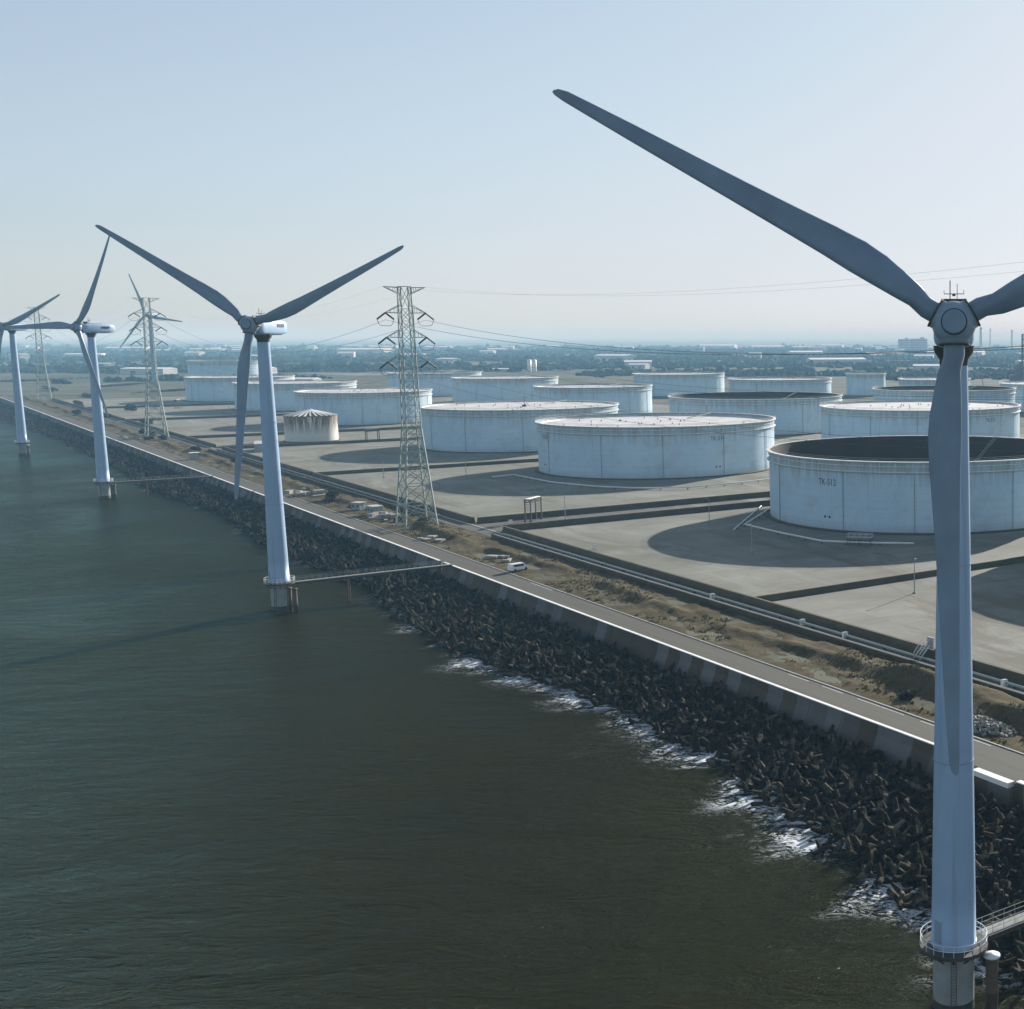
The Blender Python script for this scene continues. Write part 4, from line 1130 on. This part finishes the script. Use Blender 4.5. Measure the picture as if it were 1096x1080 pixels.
def rubble():
    t = MB(); r = random.Random(9)
    for i in range(260):
        q = math.sqrt(r.random()); a = r.uniform(0, 6.28); x, y = q * 3.2 * math.cos(a), q * 7.0 * math.sin(a); h = 1.1 * (1 - q * q)
        t.box((x, y, h * .8 + .1), (r.uniform(.25, .7), r.uniform(.25, .7), r.uniform(.2, .5)), rot=Euler((r.uniform(0, 3), r.uniform(0, 3), r.uniform(0, 3))).to_matrix())
    o = t.build('rubble_heap', M['stone'], None, P(13.2, 8.0, verge_z(13, 8) - .2), ANG); tag(o, 'dark heap of broken stones with pale chips right of the nearest tower', 'rubble heap')
rubble()

# ------------------------------------------------------------------ shrubs and trees
def leaf_clump(n, rx, ry, rz, size, seed, z0=0.0):
    r = np.random.RandomState(seed); mb = MB()
    lob = [(r.uniform(-.55, .55) * rx, r.uniform(-.55, .55) * ry, r.uniform(.25, .8) * rz, r.uniform(.35, .6)) for _ in range(7)]
    for i in range(n):
        lx, ly, lz, lr = lob[r.randint(7)]
        d = r.normal(size=3); d /= np.linalg.norm(d); q = r.uniform(.55, 1) ** .5 * lr
        p = np.array([lx + d[0] * q * rx, ly + d[1] * q * ry, max(.05, lz + d[2] * q * rz * .8) + z0])
        a = r.normal(size=3); a /= np.linalg.norm(a); b = np.cross(a, r.normal(size=3)); b /= np.linalg.norm(b); s = size * r.uniform(.6, 1.4)
        mb.add([p - a * s, p + b * s * .6, p + a * s, p - b * s * .6], [(0, 1, 2, 3)])
    return mb
SH = []
for k in range(3):
    t = empty('shrub', None, 'shrub')
    leaf_clump(520, 3.0, 3.0, 2.6, .42, 40 + k).build('foliage', M['leaf_dark'], t)
    st = MB(); rr = random.Random(k)
    for i in range(5): st.tube([(0, 0, -.2), (rr.uniform(-.5, .5), rr.uniform(-.5, .5), .8), (rr.uniform(-1.6, 1.6), rr.uniform(-1.6, 1.6), 2.0)], .08, 5, radii=[.12, .08, .03])
    st.build('stem', M['bark'], t); SH.append(t)
spots = [(22, 775, 1.3, 'shrub at the foot of the second pylon'), (17, 742, 1.0, 'low shrub between the second pylon and the road'), (24, 800, 1.4, 'round shrub just beyond the second pylon'),
         (23, 735, 1.0, 'shrub on the verge right of the second pylon'), (18, 300, .7, 'low dark shrub behind the nearest pylon foot'), (22, 288, .6, 'small shrub under the nearest pylon'),
         (17, 372, .9, 'dark shrub beside the road right of the second tower'), (14.5, 366, .7, 'low shrub near the pale blocks right of the second tower'), (14, 28, .55, 'dry low shrub near the nearest tower at its left'),
         (22, 640, 1.0, 'shrub on the verge left of the second tower'), (40, 900, 1.6, 'shrub by the lane left of the second pylon'), (30, 1010, 1.8, 'broad shrub on the verge behind the third tower'),
         (18, 1050, 1.5, 'shrub beside the far road left of the third tower'), (60, 1100, 1.8, 'shrub at the edge of the far yard'), (24, 560, .9, 'brown-shadowed shrub along the verge just left of the second tower'),
         (92, 1868, 2.0, 'left tree of the small dark clump standing in the far fields'), (96, 1855, 2.3, 'middle tree of the small dark clump standing in the far fields'), (101, 1846, 2.0, 'right tree of the small dark clump standing in the far fields')]
used = set()
for i, (n, s, sc, lab) in enumerate(spots):
    src = SH[i % 3]
    o = src if i < 3 else copy_tree(src)
    z = verge_z(n, s) if 8.8 < n < 28 and s < 1490 else GZ - .05
    o.location = P(n, s, z); o.rotation_euler = (0, 0, rnd.uniform(0, 6.3)); o.scale = (sc, sc, sc * rnd.uniform(.8, 1.1)); tag(o, lab, 'shrub', 'shrubs along the verge and in the far fields')
def hedge(lab, n, s, L, rz, h=3.0, w=4, seed=1, mat='leaf_dark'):
    o = leaf_clump(int(L * 9), L / 2, w / 2, h * .8, .7, seed).build('hedge', M[mat], None, P(n, s, GZ - .1), ANG + R_(rz)); tag(o, lab, 'hedge', 'hedges of the far fields')
hs = [(70, 1420, 120, 90, 'long hedge in the fields beyond the left end of the yard'), (150, 1500, 150, 40, 'hedge slanting across the fields left of the farther turbine'), (60, 1620, 140, 90, 'hedge beside the farthest pylon'),
      (230, 1560, 160, 70, 'dark hedge behind the left end of the tank yard'), (40, 1240, 90, 90, 'hedge along the verge beyond the yard'), (150, 1750, 200, 60, 'far hedge left of the leftmost tanks'), (320, 1800, 220, 75, 'farthest hedge line below the woods'),
      (85, 2000, 220, 20, 'hedge far away at the left edge of the fields')]
for i, (n, s, L, rz, lab) in enumerate(hs): hedge(lab, n, s, L, rz, rnd.uniform(3, 5), 7, 60 + i)

# woods far off, read as one mass
def far_woods():
    r = np.random.RandomState(2)
    ico = bmesh.new(); bmesh.ops.create_icosphere(ico, subdivisions=1, radius=1.0)
    iv = np.array([v.co[:] for v in ico.verts]); jf = np.array([[v.index for v in f.verts] for f in ico.faces]); ico.free()
    Vs = []; Fs = []; k = 0
    def put(x, y, sz):
        nonlocal k
        v = iv * (1 + r.uniform(-.38, .38, (len(iv), 1))) * np.array([sz * r.uniform(.7, 1.5), sz * r.uniform(.7, 1.5), sz * r.uniform(.6, 1.1)])
        v = v + np.array([x, y, GZ + sz * .35]); Vs.append(v); Fs.append(jf + k * len(iv)); k += 1
    def tree(x, y, sz):
        for _ in range(4): put(x + r.normal() * sz * .6, y + r.normal() * sz * .6, sz * r.uniform(.35, .62))
    bands = [  # centre (x, y), half-extent across view, depth, count, size
        (-1500, 2250, 520, 120, 800, 11), (-1050, 2420, 420, 110, 520, 10), (-2100, 3300, 900, 200, 520, 14), (-900, 3300, 900, 200, 520, 14), (-300, 2700, 420, 150, 520, 11),
        (-420, 2080, 160, 70, 160, 9), (-150, 2050, 260, 90, 260, 9), (60, 1900, 160, 90, 200, 9), (-150, 3500, 700, 260, 520, 14), (-1400, 4500, 1600, 400, 520, 18), (-300, 5200, 1100, 500, 520, 18), (-1000, 1800, 120, 40, 90, 8)]
    for cx, cy, w, d, n, sz in bands:
        for _ in range(n):
            a = r.uniform(-1, 1); b = r.normal() * .5
            tree(cx + a * w, cy + a * w * .18 + b * d, sz * r.uniform(.6, 1.3))
    for _ in range(1500):
        y = r.uniform(2200, 7500); x = r.uniform(-.78, .09) * y; tree(x, y, r.uniform(6, 14) * (1 + y / 9000))
    o = np_mesh('woods', np.concatenate(Vs), np.concatenate(Fs), M['wood_far']); tag(o, 'dark woods and tree belts on the hazy plain behind the tanks', 'woods', kind='stuff')
far_woods()

# ------------------------------------------------------------------ far buildings
def warehouse_mesh(w, d, h, gable=True):
    b = MB(); b.box((0, 0, h / 2), (w, d, h)); r = MB(); g = h * .22
    r.add([(-w / 2 - .5, -d / 2 - .5, h), (w / 2 + .5, -d / 2 - .5, h), (w / 2 + .5, d / 2 + .5, h), (-w / 2 - .5, d / 2 + .5, h), (-w / 2 - .5, 0, h + g), (w / 2 + .5, 0, h + g)],
          [(0, 1, 5, 4), (2, 3, 4, 5), (0, 4, 3), (1, 2, 5), (3, 2, 1, 0)])
    return b, r
protos = []
for k, (w, d, h) in enumerate(((60, 26, 9), (34, 20, 8), (95, 40, 11), (24, 16, 12))):
    t = empty('warehouse', None, 'warehouse'); b, r = warehouse_mesh(w, d, h)
    b.build('wall', M['far_wall'], t); r.build('roof', M['far_roof'], t)
    for q in (-.2, .2): dd = MB(); dd.box((w * q, -d / 2 - .03, h * .3), (w * .12, .1, h * .6)); dd.build('door', M['glazing'], t)
    protos.append(t)
rr = random.Random(31); cnt = 0; first = set()
def place_wh(k, x, y, rz, lab, sc=1.0):
    if k not in first: o = protos[k]; first.add(k)
    else: o = copy_tree(protos[k])
    o.location = (x, y, GZ - .05); o.rotation_euler = (0, 0, R_(rz)); o.scale = (sc,) * 3
    tag(o, lab, 'warehouse', 'warehouses on the far plain')
place_wh(2, -771, 2255, 4, 'long white building on the plain right of the nearest pylon', .42)
place_wh(0, -1130, 2120, -6, 'low pale blue building left of the leftmost tanks, behind the second pylon')
place_wh(2, -1290, 2100, -8, 'low pale building at far left between the third turbine and the second pylon', .8)
place_wh(0, -820, 1640, -4, 'low flat-roofed building behind the tanks right of the second tower', .8)
place_wh(1, -40, 2200, 5, 'white flat building right above the tanks, just left of the nearest tower', 1.4)
for i in range(64):
    y = rr.uniform(2300, 6500); x = rr.uniform(-.74, .075) * y
    place_wh(rr.choice((0, 1, 1, 3, 2)), x, y, rr.uniform(-25, 25), 'small pale warehouse lost in haze on the far plain', rr.uniform(.7, 1.2) * (1 + y / 9000))
def silo(x, lab):
    t = empty('silo', lab, 'silo', (x, 2255, GZ), 0, 'twin white silos on the plain')
    MB().lathe([(3.4, 0), (3.4, 20), (.02, 21.5)], 24).build('barrel', M['white'], t); MB().lathe([(3.6, 19.6), (3.6, 20.2), (3.4, 20.2)], 24).build('rim', M['far_roof'], t)
silo(-728, 'left one of the twin white silos on the hazy plain'); silo(-719, 'right one of the twin white silos on the hazy plain')
def apartment(x, y, w, h, lab):
    t = empty('apartment_block', lab, 'apartment block', (x, y, GZ), 0, 'apartment blocks on the skyline')
    b = MB(); b.box((0, 0, h / 2), (w, 16, h)); b.box((w * .2, 0, h * .98 + 3), (w * .25, 10, 6)); b.build('wall', M['far_wall'], t)
    for k in range(int(h / 8)):
        win = MB(); win.box((0, -8.05, 5 + k * 8), (w - 4, .3, 2.4)); win.build('window_band', M['glazing'], t)
apartment(-168, 4700, 44, 50, 'narrower hazy apartment block on the skyline left of the nearest hub'); apartment(-116, 4720, 62, 52, 'wider hazy apartment block on the skyline left of the nearest hub')
apartment(-960, 4900, 70, 22, 'low wide hazy block on the middle of the horizon')
def chimney(x, y, h, r, lab):
    t = empty('chimney', lab, 'chimney', (x, y, GZ), 0, 'chimneys on the far skyline')
    MB().lathe([(r, 0), (r * .7, h), (r * .5, h)], 20).build('stack', M['far_wall'], t); MB().lathe([(r * .75, h * .93), (r * .8, h * .93), (r * .8, h * .97), (r * .72, h * .97)], 20).build('band', M['rust'], t)
chimney(118, 5200, 96, 7, 'thick hazy chimney on the skyline right of the nearest hub'); chimney(155, 5200, 92, 3, 'thin hazy chimney on the skyline right of the nearest hub'); chimney(246, 5300, 86, 5, 'hazy chimney near the right edge of the skyline')
def lean_mast(n, x, y, lab):
    t = empty('crane_boom', lab, 'crane', (x, y, GZ), 0, 'slender crane booms behind the tanks')
    m = MB(); m.bar((0, 0, 1), (-9, 0, 44), .5); m.bar((.8, 0, 1), (-9, 0, 44), .25); 
    for i in range(12): m.bar((-9 * i / 12, 0, 1 + 43 * i / 12), (.8 - 9.8 * (i + .5) / 12, 0, 1 + 43 * (i + .5) / 12), .15)
    m.build('boom', M['plant_steel'], t); MB().box((1.5, 0, 1.2), (5, 3, 2.2)).build('cab', M['plant_steel'], t)
lean_mast(1, -52, 1420, 'thin leaning crane boom behind the tanks left of the nearest tower'); lean_mast(1, 36, 1420, 'thin leaning crane boom behind the tanks right of the nearest tower')
def process_tower():
    t = empty('process_tower', 'dark steel process tower with many floors at the right edge', 'process tower', (76, 1230, GZ), 0)
    W = 9.0; Hh = 62
    f = MB()
    for sx in (-1, 1):
        for sy in (-1, 1): f.bar((sx * W, sy * W, 0), (sx * W, sy * W, Hh), .9)
    for k in range(1, 13):
        z = k * Hh / 12
        for s_ in (-1, 1): f.bar((-W, s_ * W, z), (W, s_ * W, z), .6); f.bar((s_ * W, -W, z), (s_ * W, W, z), .6)
        for s_ in (-1, 1): f.bar((-W, s_ * W, z - Hh / 12), (W, s_ * W, z), .35)
    f.build('frame', M['plant_steel'], t)
    d = MB()
    for k in range(1, 11): d.box((0, 0, k * Hh / 12 + .4), (2 * W - 1.2, 2 * W - 1.2, .25))
    d.build('deck', M['plant_steel'], t)
    v = MB(); v.lathe([(3.4, 0), (3.4, 50), (.1, 54)], 20, (1, 0, 0)); v.lathe([(2.0, 0), (2.0, 30), (.1, 32)], 16, (-6, -3, 0)); v.build('vessel', M['far_wall'], t)
    w = MB()
    for i, (x, h) in enumerate(((-13, 34), (-18, 24), (-22, 18), (13, 40))): w.box((x, 0, h / 2), (6, 12, h))
    w.build('side_block', M['plant_steel'], t)
process_tower()

# ------------------------------------------------------------------ haze
hz = MB(); hz.box((-4000, 28000, 62.5), (90000, 90000, 135))
hz.v = [(x, y, z) for x, y, z in hz.v]
mh = bpy.data.materials.new('haze_air'); mh.use_nodes = True; nt = mh.node_tree
nt.nodes.remove(nt.nodes['Principled BSDF']); pv = nt.nodes.new('ShaderNodeVolumePrincipled')
HAZE = .00016
pv.inputs['Absorption Color'].default_value = (.72, .70, 1, 1); pv.inputs['Color'].default_value = (.37, .72, 1.0, 1); pv.inputs['Density'].default_value = HAZE; pv.inputs['Anisotropy'].default_value = -.08
nt.links.new(pv.outputs[0], nt.nodes['Material Output'].inputs['Volume'])
tag(hz.build('haze', mh), 'thin bluish haze lying over the coast and the plain', 'haze', kind='stuff')

# ------------------------------------------------------------------ light
SUN_AZ, SUN_EL = 26.0, 19.5
wd = bpy.data.worlds.new('World'); SC.world = wd; wd.use_nodes = True; wn = wd.node_tree
sky = wn.nodes.new('ShaderNodeTexSky'); sky.sky_type = 'NISHITA'; sky.sun_disc = False
sky.sun_elevation = R_(SUN_EL); sky.sun_rotation = R_(SUN_AZ); sky.air_density = 1.0; sky.dust_density = 0.6; sky.ozone_density = 3.0; sky.altitude = 0
bg = wn.nodes['Background']; bg.inputs[1].default_value = .066
hs_ = wn.nodes.new('ShaderNodeHueSaturation'); hs_.inputs['Saturation'].default_value = .52
mx = wn.nodes.new('ShaderNodeMix'); mx.data_type = 'RGBA'; mx.blend_type = 'MULTIPLY'; mx.inputs[0].default_value = 1; mx.inputs[7].default_value = (9.35, 9.95, 10.85, 1)
sc_ = wn.nodes.new('ShaderNodeMix'); sc_.data_type = 'RGBA'; sc_.blend_type = 'MULTIPLY'; sc_.inputs[0].default_value = 1; sc_.inputs[7].default_value = (.1, .1, .1, 1)
cv = wn.nodes.new('ShaderNodeRGBCurve'); cv.mapping.use_clip = False; cc = cv.mapping.curves[3]
cc.points[0].location = (0, 0); cc.points[1].location = (.35, .41)
for q in ((.60, .62), (.85, .69), (1.2, .75), (3, .92)): cc.points.new(*q)
cv.mapping.clip_max_x = 4; cv.mapping.clip_max_y = 4; cv.mapping.extend = 'EXTRAPOLATED'; cv.mapping.update()
wn.links.new(sky.outputs[0], sc_.inputs[6]); wn.links.new(sc_.outputs[2], cv.inputs['Color']); wn.links.new(cv.outputs[0], hs_.inputs['Color']); wn.links.new(hs_.outputs[0], mx.inputs[6]); wn.links.new(mx.outputs[2], bg.inputs[0])
sl = bpy.data.lights.new('sun', 'SUN'); sl.energy = 5.0; sl.angle = R_(.5); sl.color = (1, .97, .92)
so = bpy.data.objects.new('sun', sl); COL.objects.link(so)
d = Vector((math.sin(R_(SUN_AZ)) * math.cos(R_(SUN_EL)), math.cos(R_(SUN_AZ)) * math.cos(R_(SUN_EL)), math.sin(R_(SUN_EL))))
so.rotation_euler = (-d).to_track_quat('-Z', 'Y').to_euler(); so.location = (0, 0, 120)

# ------------------------------------------------------------------ camera
cd = bpy.data.cameras.new('camera'); cam = bpy.data.objects.new('camera', cd); COL.objects.link(cam)
cam.location = (0, 0, 65); cam.rotation_euler = (R_(90) - math.atan(180 / 1391), 0, 0)
cd.sensor_fit = 'HORIZONTAL'; cd.sensor_width = 36; cd.lens = 36 * 1391 / 1096
cd.shift_x = -470 / 1096; cd.shift_y = 0; cd.clip_start = .5; cd.clip_end = 120000
SC.camera = cam
SC.render.resolution_x = 1024; SC.render.resolution_y = 1009
SC.render.engine = 'CYCLES'
SC.view_settings.view_transform = 'Standard'; SC.view_settings.look = 'None'; SC.view_settings.exposure = 0.8; SC.view_settings.gamma = 1
